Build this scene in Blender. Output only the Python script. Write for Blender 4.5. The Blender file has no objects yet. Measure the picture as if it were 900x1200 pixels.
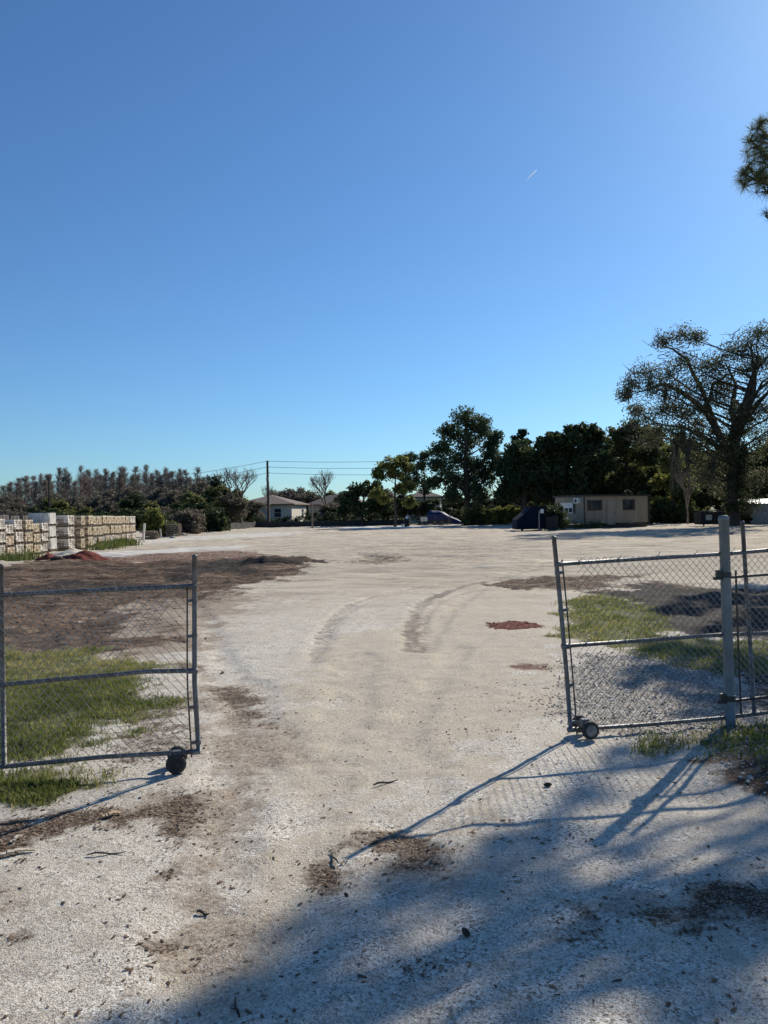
import bpy, math, random
import numpy as np
from mathutils import Vector, Matrix
random.seed(7); rng = np.random.default_rng(11)
R = math.radians
scene = bpy.context.scene
COL = scene.collection

# ------------------------------------------------------------------ camera frame
FPX, EYE, ROLL = 900.0, 1.6, R(1.0)
RT = np.array([math.cos(ROLL), 0, -math.sin(ROLL)]); UPV = np.array([math.sin(ROLL), 0, math.cos(ROLL)])
def ray(px, py):
    return RT*((px-450)/FPX) + UPV*((600-py)/FPX) + np.array([0, 1.0, 0])
def G(px, py):                     # point of the flat ground seen there
    d = ray(px, py); t = EYE/-d[2]; return np.array([d[0]*t, t, 0.0])
def PT(px, py, Y):                 # point at distance Y
    d = ray(px, py); return np.array([d[0]*Y, Y, EYE+d[2]*Y])
SUN_AZ, SUN_EL = R(37.5), R(32)
SUN = np.array([math.sin(SUN_AZ)*math.cos(SUN_EL), math.cos(SUN_AZ)*math.cos(SUN_EL), math.sin(SUN_EL)])

# ------------------------------------------------------------------ noise
def _hash(ix, iy, s):
    h = (ix.astype(np.int64)*374761393 + iy.astype(np.int64)*668265263 + s*1442695041) & 0x7fffffff
    h = ((h ^ (h >> 13))*1274126177) & 0x7fffffff
    return ((h ^ (h >> 16)) & 0xffff)/65535.0
def vnoise(x, y, s=0):
    x = np.asarray(x, float); y = np.asarray(y, float)
    ix, iy = np.floor(x), np.floor(y); fx, fy = x-ix, y-iy
    fx = fx*fx*(3-2*fx); fy = fy*fy*(3-2*fy)
    a, b = _hash(ix, iy, s), _hash(ix+1, iy, s); c, d = _hash(ix, iy+1, s), _hash(ix+1, iy+1, s)
    return (a*(1-fx)+b*fx)*(1-fy) + (c*(1-fx)+d*fx)*fy
def fbm(x, y, f, o=4, s=0):
    r = 0; a = .5; t = 0
    for k in range(o):
        r = r + a*vnoise(x*f+k*17.3, y*f-k*9.1, s+k); t += a; a *= .5; f *= 2.03
    return r/t
def sstep(a, b, x):
    t = np.clip((x-a)/(b-a), 0, 1); return t*t*(3-2*t)

# ------------------------------------------------------------------ mesh helpers
class MB:
    def __init__(s): s.v = []; s.f = []; s.t = []
    def add(s, vs, fs, tint=None):
        o = len(s.v); s.v += [tuple(map(float, p)) for p in vs]; s.f += [tuple(i+o for i in f) for f in fs]
        s.t += [0.5 if tint is None else tint]*len(fs); return s
    def box(s, c, d, rz=0, M=None, tint=None, taper=1.0):
        hx, hy, hz = d[0]/2, d[1]/2, d[2]/2; vs = []
        for z, k in ((-hz, 1.0), (hz, taper)):
            for x, y in ((-hx, -hy), (hx, -hy), (hx, hy), (-hx, hy)): vs.append(Vector((x*k, y*k, z)))
        if M is None: M = Matrix.Rotation(rz, 3, 'Z')
        vs = [M @ v + Vector(c) for v in vs]
        return s.add(vs, [(3, 2, 1, 0), (4, 5, 6, 7), (0, 1, 5, 4), (1, 2, 6, 5), (2, 3, 7, 6), (3, 0, 4, 7)], tint)
    def tube(s, pts, rad, n=8, cap=True, tint=None):
        P = [Vector(p) for p in pts]; m = len(P)
        if not hasattr(rad, '__len__'): rad = [rad]*m
        rings = []; ref = None
        for i in range(m):
            t = (P[min(i+1, m-1)]-P[max(i-1, 0)]).normalized()
            if ref is None: ref = Vector((0, 0, 1)) if abs(t.z) < .9 else Vector((1, 0, 0))
            u = t.cross(ref)
            if u.length < 1e-4: u = t.orthogonal()
            u.normalize(); w = t.cross(u).normalized(); ref = w.cross(t) if False else ref
            rings += [P[i]+(u*math.cos(2*math.pi*k/n)+w*math.sin(2*math.pi*k/n))*rad[i] for k in range(n)]
        fs = []
        for i in range(m-1):
            for k in range(n):
                k2 = (k+1) % n; fs.append((i*n+k, i*n+k2, (i+1)*n+k2, (i+1)*n+k))
        if cap: fs.append(tuple(range(n))); fs.append(tuple((m-1)*n+k for k in reversed(range(n))))
        return s.add(rings, fs, tint)
    def lathe(s, c, axis, prof, n=20):       # prof: (distance along axis, radius)
        a = Vector(axis).normalized(); u = a.orthogonal().normalized(); w = a.cross(u); c = Vector(c)
        vs = []; fs = []
        for d, r in prof: vs += [c+a*d+(u*math.cos(2*math.pi*k/n)+w*math.sin(2*math.pi*k/n))*r for k in range(n)]
        for i in range(len(prof)-1):
            for k in range(n): k2 = (k+1) % n; fs.append((i*n+k, i*n+k2, (i+1)*n+k2, (i+1)*n+k))
        fs.append(tuple(reversed(range(n)))); fs.append(tuple((len(prof)-1)*n+k for k in range(n)))
        return s.add(vs, fs)
    def build(s, name, mat, parent=None, smooth=False, tint=False, origin=None):
        me = bpy.data.meshes.new(name)
        v = s.v
        if origin is not None: v = [(a-origin[0], b-origin[1], c-origin[2]) for a, b, c in v]
        me.from_pydata(v, [], s.f); me.update()
        if smooth: me.polygons.foreach_set('use_smooth', [True]*len(me.polygons))
        if tint:
            a = me.attributes.new('tint', 'FLOAT', 'FACE'); a.data.foreach_set('value', s.t)
        me.materials.append(mat)
        o = bpy.data.objects.new(name, me); COL.objects.link(o)
        if origin is not None: o.location = origin
        if parent: o.parent = parent
        return o
def np_mesh(name, V, F, mat, tint=None, parent=None, smooth=False):   # V (n,3), F (m,k) fixed k
    me = bpy.data.meshes.new(name); k = F.shape[1]
    me.vertices.add(len(V)); me.vertices.foreach_set('co', V.astype(np.float32).ravel())
    me.loops.add(F.size); me.loops.foreach_set('vertex_index', F.astype(np.int32).ravel())
    me.polygons.add(len(F)); me.polygons.foreach_set('loop_start', (np.arange(len(F))*k).astype(np.int32))
    me.polygons.foreach_set('loop_total', np.full(len(F), k, np.int32))
    me.update(calc_edges=True)
    if smooth: me.polygons.foreach_set('use_smooth', np.ones(len(F), bool))
    if tint is not None:
        a = me.attributes.new('tint', 'FLOAT', 'FACE'); a.data.foreach_set('value', tint.astype(np.float32))
    me.materials.append(mat); o = bpy.data.objects.new(name, me); COL.objects.link(o)
    if parent: o.parent = parent
    return o
def tag(o, label=None, cat=None, group=None, kind=None):
    if label: o['label'] = label
    if cat: o['category'] = cat
    if group: o['group'] = group
    if kind: o['kind'] = kind
    return o
def empty(name, loc, label, cat, group=None, rz=0):
    o = bpy.data.objects.new(name, None); COL.objects.link(o); o.location = tuple(loc); o.rotation_euler = (0, 0, rz)
    o.empty_display_size = .2
    return tag(o, label, cat, group)
def copy_tree(o, parent=None):
    c = o.copy(); COL.objects.link(c); c.parent = parent
    for ch in [x for x in bpy.data.objects if x.parent == o]: copy_tree(ch, c)
    return c

# ------------------------------------------------------------------ materials
def nodes(name):
    m = bpy.data.materials.new(name); m.use_nodes = True; nt = m.node_tree; nt.nodes.clear()
    out = nt.nodes.new('ShaderNodeOutputMaterial'); return m, nt, out
def N(nt, typ, **kw):
    n = nt.nodes.new(typ)
    for k, v in kw.items():
        if k.startswith('i_'):
            key = k[2:].replace('_', ' '); n.inputs[key].default_value = v
        else: setattr(n, k, v)
    return n
def mixc(nt, fac, a, b, blend='MIX'):
    n = nt.nodes.new('ShaderNodeMix'); n.data_type = 'RGBA'; n.blend_type = blend
    for sock, val in ((n.inputs[0], fac), (n.inputs[6], a), (n.inputs[7], b)):
        if hasattr(val, 'links'): nt.links.new(val, sock)
        elif isinstance(val, (int, float)): sock.default_value = val
        else: sock.default_value = (*val[:3], 1)
    return n.outputs[2]
def ramp(nt, src, stops):
    n = nt.nodes.new('ShaderNodeValToRGB'); e = n.color_ramp.elements
    while len(e) < len(stops): e.new(.5)
    for i, (p, c) in enumerate(stops):
        e[i].position = p; e[i].color = (*c[:3], 1) if hasattr(c, '__len__') else (c, c, c, 1)
    nt.links.new(src, n.inputs[0]); return n.outputs[0]
def noise(nt, scale, det=4, rough=.55, vec=None):
    n = N(nt, 'ShaderNodeTexNoise'); n.inputs['Scale'].default_value = scale
    n.inputs['Detail'].default_value = det; n.inputs['Roughness'].default_value = rough
    if vec: nt.links.new(vec, n.inputs['Vector'])
    return n
def mat(name, c, rough=.7, c2=None, scale=6, metal=0, bump=0, bscale=40, spec=.5, stretch=None):
    m, nt, out = nodes(name); b = N(nt, 'ShaderNodeBsdfPrincipled')
    b.inputs['Roughness'].default_value = rough; b.inputs['Metallic'].default_value = metal
    b.inputs['Specular IOR Level'].default_value = spec
    tc = N(nt, 'ShaderNodeTexCoord'); vec = tc.outputs['Object']
    if stretch:
        mp = N(nt, 'ShaderNodeMapping'); mp.inputs['Scale'].default_value = stretch
        nt.links.new(vec, mp.inputs[0]); vec = mp.outputs[0]
    if c2 is None: c2 = tuple(x*.7 for x in c)
    n = noise(nt, scale, 5, .6, vec)
    col = mixc(nt, ramp(nt, n.outputs[0], [(.35, 0.0), (.65, 1.0)]), c, c2)
    nt.links.new(col, b.inputs['Base Color'])
    if bump:
        n2 = noise(nt, bscale, 4, .6, vec); bp = N(nt, 'ShaderNodeBump'); bp.inputs['Strength'].default_value = bump
        bp.inputs['Distance'].default_value = .02
        nt.links.new(n2.outputs[0], bp.inputs['Height']); nt.links.new(bp.outputs[0], b.inputs['Normal'])
    nt.links.new(b.outputs[0], out.inputs[0]); return m
def leafmat(name, dark, mid, light, trans=.35, rough=.6):
    m, nt, out = nodes(name); at = N(nt, 'ShaderNodeAttribute', attribute_name='tint')
    col = ramp(nt, at.outputs['Fac'], [(0, dark), (.5, mid), (1, light)])
    b = N(nt, 'ShaderNodeBsdfPrincipled'); b.inputs['Roughness'].default_value = rough
    b.inputs['Specular IOR Level'].default_value = .25
    t = N(nt, 'ShaderNodeBsdfTranslucent'); ms = N(nt, 'ShaderNodeMixShader'); ms.inputs[0].default_value = trans
    nt.links.new(col, b.inputs['Base Color']); nt.links.new(col, t.inputs['Color'])
    nt.links.new(b.outputs[0], ms.inputs[1]); nt.links.new(t.outputs[0], ms.inputs[2]); nt.links.new(ms.outputs[0], out.inputs[0])
    return m
M = {}
M['steel'] = mat('galvanised_pipe', (.165, .18, .195), .5, (.105, .095, .088), 14, .4, .3, 60)
M['post'] = mat('old_galvanised_post', (.22, .24, .245), .6, (.13, .15, .16), 7, .3, .25, 50)
M['wire'] = mat('galvanised_wire', (.36, .36, .35), .4, (.22, .20, .18), 20, .7)
M['dark'] = mat('black_painted_steel', (.03, .03, .032), .55, (.05, .04, .035), 12)
M['rubber'] = mat('tyre_rubber', (.022, .022, .022), .8, (.05, .045, .04), 25, 0, .2, 90)
M['rim'] = mat('grey_wheel_rim', (.25, .25, .25), .6, (.16, .14, .12), 30)
M['bark'] = mat('tree_bark', (.085, .068, .055), .9, (.045, .036, .03), 5, 0, .8, 14, .2, (1, 1, .25))
M['greybark'] = mat('grey_twigs', (.29, .235, .20), .9, (.19, .155, .13), 4, 0, 0, 10, .2)
M['wood'] = mat('weathered_wood', (.26, .21, .16), .85, (.15, .12, .095), 6, 0, .4, 30, .2, (1, 1, 6))
M['polewood'] = mat('pole_wood', (.10, .08, .065), .85, (.06, .05, .042), 6, 0, .3, 30, .2, (1, 1, .2))
M['house'] = mat('pale_stucco', (.62, .58, .5), .85, (.55, .51, .44), 3)
M['house2'] = mat('tan_stucco', (.42, .38, .31), .85, (.36, .32, .27), 3)
M['shingle'] = mat('brown_shingles', (.20, .15, .12), .9, (.13, .10, .085), 12, 0, .3, 30)
M['glass'] = mat('window_glass', (.02, .03, .045), .08, (.03, .04, .05), 2)
M['white'] = mat('white_paint', (.75, .74, .7), .6, (.62, .6, .56), 5)
M['siding'] = mat('beige_siding', (.34, .30, .235), .8, (.27, .235, .185), 2, 0, .2, 30, .2, (1, 1, .3))
M['trim'] = mat('dark_trim', (.03, .028, .027), .6, (.05, .045, .04), 5)
M['bluedark'] = mat('navy_steel', (.008, .013, .034), .85, (.012, .017, .03), 4, 0, .2, 20, .1)
M['tarp'] = mat('blue_tarp', (.008, .025, .13), .6, (.006, .018, .09), 5, 0, .5, 8)
M['blackpaint'] = mat('faded_black_paint', (.02, .021, .024), .75, (.035, .035, .035), 6, 0, 0, 10, .2)
M['shed'] = mat('grey_metal_shed', (.42, .44, .46), .55, (.33, .35, .36), 4, .1, .2, 20, .5, (8, 8, .3))
M['roofmetal'] = mat('bright_metal_roof', (.7, .7, .7), .35, (.6, .6, .6), 4, .6)
M['plastic'] = mat('pallet_wrap', (.66, .65, .60), .4, (.40, .38, .35), 9, 0, .9, 18, .6, (1, 1, .5))
M['concrete'] = mat('concrete_chunk', (.48, .45, .41), .9, (.34, .31, .28), 8, 0, .5, 30)
M['silt'] = mat('black_silt_cloth', (.018, .018, .02), .8, (.035, .032, .03), 3, 0, .3, 20)
M['cable'] = mat('power_cable', (.03, .03, .03), .6)
M['moss'] = leafmat('spanish_moss', (.05, .052, .042), (.085, .088, .07), (.12, .12, .10), .2)
M['cloth'] = leafmat('cloud_ice', (.95, .95, .95), (.95, .95, .95), (.95, .95, .95), .95)
def brickmat(name, a, b, c):
    m, nt, out = nodes(name); at = N(nt, 'ShaderNodeAttribute', attribute_name='tint')
    col = ramp(nt, at.outputs['Fac'], [(0, c), (.3, a), (.75, b), (1, (.78, .76, .7))])
    tc = N(nt, 'ShaderNodeTexCoord'); n = noise(nt, 20, 4, .6, tc.outputs['Object'])
    col = mixc(nt, .35, col, ramp(nt, n.outputs[0], [(.3, .15), (.7, .7)]), 'OVERLAY')
    p = N(nt, 'ShaderNodeBsdfPrincipled'); p.inputs['Roughness'].default_value = .85
    nt.links.new(col, p.inputs['Base Color']); nt.links.new(p.outputs[0], out.inputs[0]); return m
M['pv_cream'] = brickmat('cream_pavers', (.45, .36, .24), (.64, .54, .38), (.20, .14, .10))
M['pv_white'] = brickmat('white_pavers', (.55, .50, .44), (.74, .70, .63), (.20, .15, .12))
M['pv_tan'] = brickmat('tan_pavers', (.5, .33, .19), (.62, .5, .36), (.3, .2, .14))
M['pv_grey'] = brickmat('charcoal_pavers', (.13, .115, .115), (.2, .17, .16), (.08, .07, .07))
M['leaf_dark'] = leafmat('dark_oak_leaves', (.022, .036, .018), (.048, .070, .030), (.11, .13, .048), .38)
M['leaf_pine'] = leafmat('pine_foliage', (.035, .055, .032), (.075, .105, .05), (.17, .19, .075), .42)
M['leaf_oak'] = leafmat('oak_foliage', (.045, .06, .025), (.11, .125, .045), (.26, .24, .08), .5)
M['leaf_giant'] = leafmat('giant_oak_foliage', (.06, .07, .04), (.13, .14, .075), (.24, .22, .11), .45)
M['leaf_yel'] = leafmat('yellow_green_foliage', (.06, .08, .025), (.16, .18, .05), (.36, .33, .09), .52)
M['leaf_olive'] = leafmat('olive_brown_foliage', (.08, .07, .055), (.15, .13, .10), (.25, .21, .15), .4)
M['needles'] = leafmat('pine_needles', (.06, .09, .04), (.13, .16, .08), (.24, .25, .14), .45)
M['grass'] = leafmat('grass_blades', (.075, .095, .025), (.21, .23, .06), (.46, .40, .18), .45)
M['weed'] = leafmat('weed_leaves', (.04, .07, .015), (.10, .13, .03), (.2, .2, .07), .4)
M['chips'] = leafmat('bark_chips_and_litter', (.06, .036, .024), (.16, .10, .062), (.42, .32, .22), .0, .85)
M['grit'] = leafmat('shell_grit', (.20, .17, .14), (.50, .45, .38), (.78, .74, .66), .25, .85)
M['sand'] = leafmat('cream_sand', (.50, .43, .33), (.64, .56, .44), (.74, .67, .55), 0, .9)
M['redmulch'] = leafmat('red_mulch_bits', (.05, .010, .009), (.125, .022, .017), (.22, .06, .04), 0, .9)
M['soil'] = leafmat('dark_soil_clods', (.02, .015, .012), (.06, .042, .032), (.11, .08, .06), 0, .95)

# ------------------------------------------------------------------ ground layout (real surface patches, laid out on the ground)
def poly(*pts): return np.array([G(*p)[:2] for p in pts])
def sdist(P, x, y):                 # signed distance, negative inside
    d2 = np.full(x.shape, 1e9); ins = np.zeros(x.shape, bool); n = len(P)
    for i in range(n):
        a = P[i]; b = P[(i+1) % n]; e = b-a; wx, wy = x-a[0], y-a[1]
        t = np.clip((wx*e[0]+wy*e[1])/max(e@e, 1e-9), 0, 1)
        d2 = np.minimum(d2, (wx-t*e[0])**2+(wy-t*e[1])**2)
        c = ((a[1] > y) != (b[1] > y)); xx = (b[0]-a[0])*(y-a[1])/((b[1]-a[1]) if abs(b[1]-a[1]) > 1e-9 else 1e-9)+a[0]
        ins ^= c & (x < xx)
    d = np.sqrt(d2); return np.where(ins, -d, d)
def ldist(P, x, y):
    d2 = np.full(x.shape, 1e9)
    for i in range(len(P)-1):
        a = P[i]; b = P[i+1]; e = b-a; wx, wy = x-a[0], y-a[1]
        t = np.clip((wx*e[0]+wy*e[1])/max(e@e, 1e-9), 0, 1)
        d2 = np.minimum(d2, (wx-t*e[0])**2+(wy-t*e[1])**2)
    return np.sqrt(d2)
REG = {
 'grass': [(.32, .8, poly((-420,772),(0,764),(100,764),(165,780),(188,800),(172,832),(112,868),(62,886),(0,893),(-420,925))),
           (.2, .8, poly((-300,930),(0,903),(60,903),(128,909),(134,918),(86,934),(44,948),(0,954),(-300,1000))),
           (.25, .9, poly((664,706),(690,697),(742,702),(772,722),(786,742),(850,750),(1000,756),(1000,784),(850,790),(770,776),(700,754),(664,746))),
           (.16, .55, poly((745,868),(800,862),(850,842),(1000,834),(1000,925),(905,920),(850,895),(810,880),(750,882))),
           (.6, .9, poly((-200,672),(0,664),(28,660),(44,655),(30,649),(0,650),(-200,665))),
           (.6, .8, poly((108,640),(130,633),(160,632),(150,641),(120,645)))],
 'soil': [(.5, .95, poly((-500,690),(0,668),(60,661),(150,661),(262,655),(340,652),(372,656),(364,668),(330,682),(268,690),(226,700),(180,702),(140,722),(150,745),(205,752),(150,764),(60,768),(0,770),(-500,785))),
          (.4, .45, poly((120,700),(245,690),(310,690),(280,702),(225,716),(215,760),(150,760))),
          (.5, 1.0, poly((700,692),(765,681),(830,686),(1000,690),(1000,752),(850,748),(790,742),(770,722),(735,704))),
          (.3, .7, poly((560,684),(660,676),(760,672),(700,690),(600,690))),
          (.15, .9, poly((835,860),(860,850),(1000,850),(1000,965),(905,950),(860,925),(838,890))),
          (.3, .5, poly((215,780),(262,790),(300,820),(280,832),(235,806))),
          (.4, .5, poly((400,658),(480,652),(470,660),(440,664)))],
 'chips': [(0.20,0.82, poly((-300,1010),(0,950),(60,943),(125,946),(140,958),(66,998),(0,1045),(-300,1190))),
           (0.17,0.61, poly((205,925),(228,925),(232,985),(205,1035),(180,1030),(185,975))),
           (0.17,0.66, poly((125,1058),(150,1052),(188,1100),(180,1112),(140,1098))),
           (0.10,0.66, poly((5,1098),(60,1086),(64,1094),(20,1106))),
           (0.14,0.70, poly((362,1008),(392,1000),(400,1030),(380,1046),(360,1030))),
           (0.17,0.66, poly((425,978),(470,968),(520,990),(500,1002),(450,1005),(418,995))),
           (0.17,0.70, poly((420,1095),(470,1088),(528,1115),(500,1132),(440,1130))),
           (0.20,0.78, poly((765,985),(800,985),(840,1020),(900,1030),(1000,1040),(1000,1085),(860,1075),(810,1095),(700,1090),(690,1068),(800,1050),(800,1020))),
           (.08, .7, poly((725,1005),(765,1010),(760,1022),(728,1018))),
           (.2, .5, poly((150,840),(215,820),(222,880),(180,890),(120,905))),
           (.2, .55, poly((235,790),(300,800),(330,850),(300,850),(250,820)))],
 'red': [(.5, .55, poly((110,662),(60,660),(35,652),(70,650),(115,655),(180,649),(300,647),(330,652),(260,657),(200,660))),
         (.12, 1, poly((574,732),(600,729),(634,732),(634,735),(600,737),(576,736))),
         (.12, .6, poly((590,782),(612,778),(640,780),(640,786),(610,787)))],
 'pale': [(.5, .55, poly((70,648),(120,648),(200,643),(290,639),(290,643),(200,649),(130,653),(90,652))),
          (1.5, .5, poly((120,636),(260,626),(360,623),(360,627),(260,632),(150,640))),
          (.8, .6, poly((400,617.5),(480,616.5),(520,616.5),(520,618),(480,619),(400,620)))],
 'wet': [(.5, .85, poly((690,694),(765,684),(830,690),(1000,692),(1000,850),(880,840),(840,800),(850,770),(900,755),(790,742),(765,720),(730,705))),  # patches of darker, rougher ground
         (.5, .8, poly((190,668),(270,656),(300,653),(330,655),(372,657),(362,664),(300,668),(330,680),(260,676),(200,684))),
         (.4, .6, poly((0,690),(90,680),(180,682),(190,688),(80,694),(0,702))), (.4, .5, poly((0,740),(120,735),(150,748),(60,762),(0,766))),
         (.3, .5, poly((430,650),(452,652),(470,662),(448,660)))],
 'rubble': [(.3, .8, poly((672,765),(850,770),(900,850),(860,870),(700,862),(672,850)))],
 'dirt': [(.5, .85, poly((60,690),(260,690),(300,700),(250,730),(235,770),(60,775))),
          (.30, .62, poly((205,775),(285,792),(330,850),(345,930),(320,1010),(300,1080),(250,1140),(190,1125),(150,1062),(190,960),(225,890),(232,830))),
          (.25, .6, poly((0,1010),(70,990),(160,930),(200,905),(215,930),(130,985),(60,1050),(0,1090),(-200,1150),(-200,1050))),
          (.4, .4, poly((235,700),(330,690),(380,700),(300,730),(250,770),(235,770))),
          (1.5, .4, poly((400,640),(640,632),(640,652),(560,664),(430,668),(380,655))),
          (.3, .45, poly((440,980),(560,960),(620,1000),(560,1060),(440,1060),(380,1020))),
          (.3, .5, poly((620,1010),(900,1000),(1000,1020),(1000,1110),(700,1110),(640,1060)))],
 'tan': [(.5, .95, poly((300,860),(350,800),(420,740),(520,700),(640,690),(650,720),(648,830),(560,880),(480,920),(430,980),(330,1100),(250,1160),(230,1090),(300,960))),
         (2, .7, poly((380,700),(440,640),(650,628),(900,640),(900,650),(660,690)))],
}
TRK = [([(366,775),(376,745),(396,716),(432,700),(480,690),(540,680),(600,672)], .11, .42),
       ([(487,762),(481,740),(484,718),(505,700),(548,685),(600,675)], .14, .55),
       ([(430,650),(455,658)], .5, .5), ([(250,790),(300,830),(360,890)], .15, .3), ([(470,850),(480,1000),(470,1180)], .2, .15),
       ([(300,800),(292,900),(272,1000),(225,1130)], .20, .34), ([(420,770),(398,860),(372,960),(310,1110)], .24, .26), ([(228,700),(262,770),(300,840),(318,930)], .16, .3), ([(540,760),(470,850),(430,960)], .16, .22),
       ([(380,760),(392,730),(420,708),(470,694),(560,682)], .06, .4), ([(500,758),(496,735),(502,715),(520,702),(560,690)], .06, .4), ([(640,660),(560,690),(520,720),(500,760)], .12, .3), ([(700,712),(760,700),(800,690)], .12, .3)]
TRKW = [(np.array([G(*p)[:2] for p in P]), w, a) for P, w, a in TRK]
CR = 2                                  # Catmull-like smoothing of the tracks
def smooth_line(P):
    for _ in range(CR):
        Q = [P[0]]
        for a, b in zip(P[:-1], P[1:]): Q += [a*.75+b*.25, a*.25+b*.75]
        Q.append(P[-1]); P = np.array(Q)
    return P
TRKW = [(smooth_line(P), w, a) for P, w, a in TRKW]
def region(name, x, y):
    nz = fbm(x, y, 1.7, 5, 3)-.5; nf = fbm(x, y, 7, 3, 9)-.5
    out = np.zeros(x.shape)
    for fe, am, P in REG[name]:
        m = (x > P[:, 0].min()-3*fe-1) & (x < P[:, 0].max()+3*fe+1) & (y > P[:, 1].min()-3*fe-1) & (y < P[:, 1].max()+3*fe+1)
        if not m.any(): continue
        d = sdist(P, x[m], y[m]) + (nz[m]*3.2+nf[m]*1.6)*fe
        out[m] = np.maximum(out[m], am*(1-sstep(-fe, fe, d)))
    return out
def gz(x, y, fine=True):
    x = np.asarray(x, float); y = np.asarray(y, float); r = np.hypot(x, y)
    z = (fbm(x, y, .45, 3, 21)-.5)*.05*np.minimum(1, r/12) + (fbm(x, y, 2.2, 3, 31)-.5)*.022
    if fine: z = z + (fbm(x, y, 9, 3, 41)-.5)*.012
    return z
def gz1(x, y): return float(gz(np.array([x]), np.array([y]))[0])

def axis(step, lim_fine, grow, far, start=0.0):
    v = [start]; s = step
    while v[-1] < far:
        if v[-1] > lim_fine: s *= grow
        v.append(v[-1]+s)
    return np.array(v)
xs = axis(.055, 5.0, 1.012, 900); xs = np.concatenate([-xs[:0:-1], xs])
ya = axis(.05, 9.0, 1.0065, 1200, 1.6); yb = -axis(.4, 3, 1.15, 300)[1:][::-1]+1.6
ys = np.concatenate([yb, ya])
GX, GY = np.meshgrid(xs, ys); gx, gy = GX.ravel(), GY.ravel()
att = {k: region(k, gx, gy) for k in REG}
far = np.hypot(gx, gy)
wood_edge = sstep(88, 96, gy+4*(fbm(gx, gy, .08, 3, 5)-.5)+np.maximum(0, gx-14)*.9+np.maximum(0, -gx-22)*1.5)
att['grass'] = np.maximum(att['grass'], wood_edge*.8)
trk = np.zeros(gx.shape); rut = np.zeros(gx.shape)
for P, w, a in TRKW:
    m = (gx > P[:, 0].min()-1) & (gx < P[:, 0].max()+1) & (gy > P[:, 1].min()-1) & (gy < P[:, 1].max()+1)
    d = ldist(P, gx[m], gy[m]) + (fbm(gx[m], gy[m], 3, 4, 8)-.5)*w*1.6 + (fbm(gx[m], gy[m], 14, 2, 18)-.5)*w*.8
    trk[m] = np.maximum(trk[m], a*(1-sstep(w*.6, w*1.25, d))*(.6+.4*fbm(gx[m], gy[m], 1.2, 3, 77)*1.6))
    rut[m] = np.maximum(rut[m], (1-sstep(w*.4, w*1.4, d))*.022-.014*np.exp(-((d-w*1.5)/(w*.35))**2))
att['track'] = trk
z = gz(gx, gy)
z -= rut
soil = att['soil']
z += att['rubble']*(fbm(gx, gy, 6, 4, 55)-.5)*.06+att['wet']*(fbm(gx, gy, 4, 4, 56)-.5)*.08
z += soil*((fbm(gx, gy, 1.3, 4, 51)-.5)*.22 + (fbm(gx, gy, 5, 3, 52)-.4)*.06)*np.clip((gy-4)/6, .25, 1)
# bulldozed ridges in the dark soil, wheel ruts across the far lot
z += soil*sstep(11, 16, gy)*np.sin((gy*1.0+gx*.25)*2.1+4*fbm(gx, gy, .3, 3, 61))*.05
lot = sstep(14, 22, gy)*(1-wood_edge)
z += lot*(np.abs(fbm(gx*.35+gy*.05, gy, .9, 4, 71)-.5)*-.34+.05) + lot*(fbm(gx*.5-gy*.3, gy, 1.7, 3, 72)-.5)*.10
z += att['red']*sstep(20, 24, gy)*(fbm(gx, gy, 3, 3, 81))*.08
def mound(cx, cy, rx, ry, h, pw=1.3):
    global z
    d = np.sqrt(((gx-cx)/rx)**2+((gy-cy)/ry)**2); k = np.clip(1-d, 0, 1)**pw
    z += h*k*(.75+.5*fbm(gx, gy, 4, 3, 91))
c = G(860, 905); mound(c[0]+.35, c[1], .8, .8, .12)
c = G(305, 662); mound(c[0], c[1], 1.6, .6, .30, 1.0)
c = G(125, 676); mound(c[0], c[1], .9, .4, .16, 1.0)
c = G(20, 664); mound(c[0], c[1], 3.0, 1.2, .2, 1.0)
nx, ny = len(xs), len(ys)
idx = np.arange(nx*ny).reshape(ny, nx)
Fq = np.stack([idx[:-1, :-1].ravel(), idx[:-1, 1:].ravel(), idx[1:, 1:].ravel(), idx[1:, :-1].ravel()], 1)

m, nt, out = nodes('yard_ground'); L = nt.links
tc = N(nt, 'ShaderNodeTexCoord'); P = tc.outputs['Object']
def A(n): return N(nt, 'ShaderNodeAttribute', attribute_name=n).outputs['Fac']
def edge(n, sc=30, amt=.5):          # break up the edge of a patch with grain
    a = N(nt, 'ShaderNodeMath', operation='ADD'); L.new(A(n), a.inputs[0])
    s = N(nt, 'ShaderNodeMath', operation='MULTIPLY_ADD'); L.new(noise(nt, sc, 5, .7, P).outputs[0], s.inputs[0])
    s.inputs[1].default_value = amt*2; s.inputs[2].default_value = -amt
    L.new(s.outputs[0], a.inputs[1])
    return ramp(nt, a.outputs[0], [(.32, 0.0), (.62, 1.0)])
def vor(scale, out='Color'):
    v = N(nt, 'ShaderNodeTexVoronoi'); v.inputs['Scale'].default_value = scale; L.new(P, v.inputs['Vector']); return v.outputs[out]
vmask = ramp(nt, noise(nt, 5, 4, .6, P).outputs[0], [(.42, 0.0), (.6, 1.0)])
sep = N(nt, 'ShaderNodeSeparateColor'); L.new(mixc(nt, vmask, vor(105), vor(210)), sep.inputs[0])
sep2 = N(nt, 'ShaderNodeSeparateColor'); L.new(vor(110), sep2.inputs[0])
shell = ramp(nt, sep.outputs[0], [(0, (.10, .08, .065)), (.18, (.28, .24, .19)), (.34, (.54, .485, .405)), (.7, (.70, .65, .565)), (1, (.90, .87, .80))])
shell = mixc(nt, ramp(nt, sep2.outputs[1], [(.90, 0.0), (.94, .5)]), shell, (.14, .11, .085))
big = noise(nt, .8, 6, .62, P).outputs[0]; midn = noise(nt, 6, 6, .65, P).outputs[0]
shell = mixc(nt, ramp(nt, big, [(.40, 0.0), (.62, .6)]), shell, (.50, .44, .36))
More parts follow.
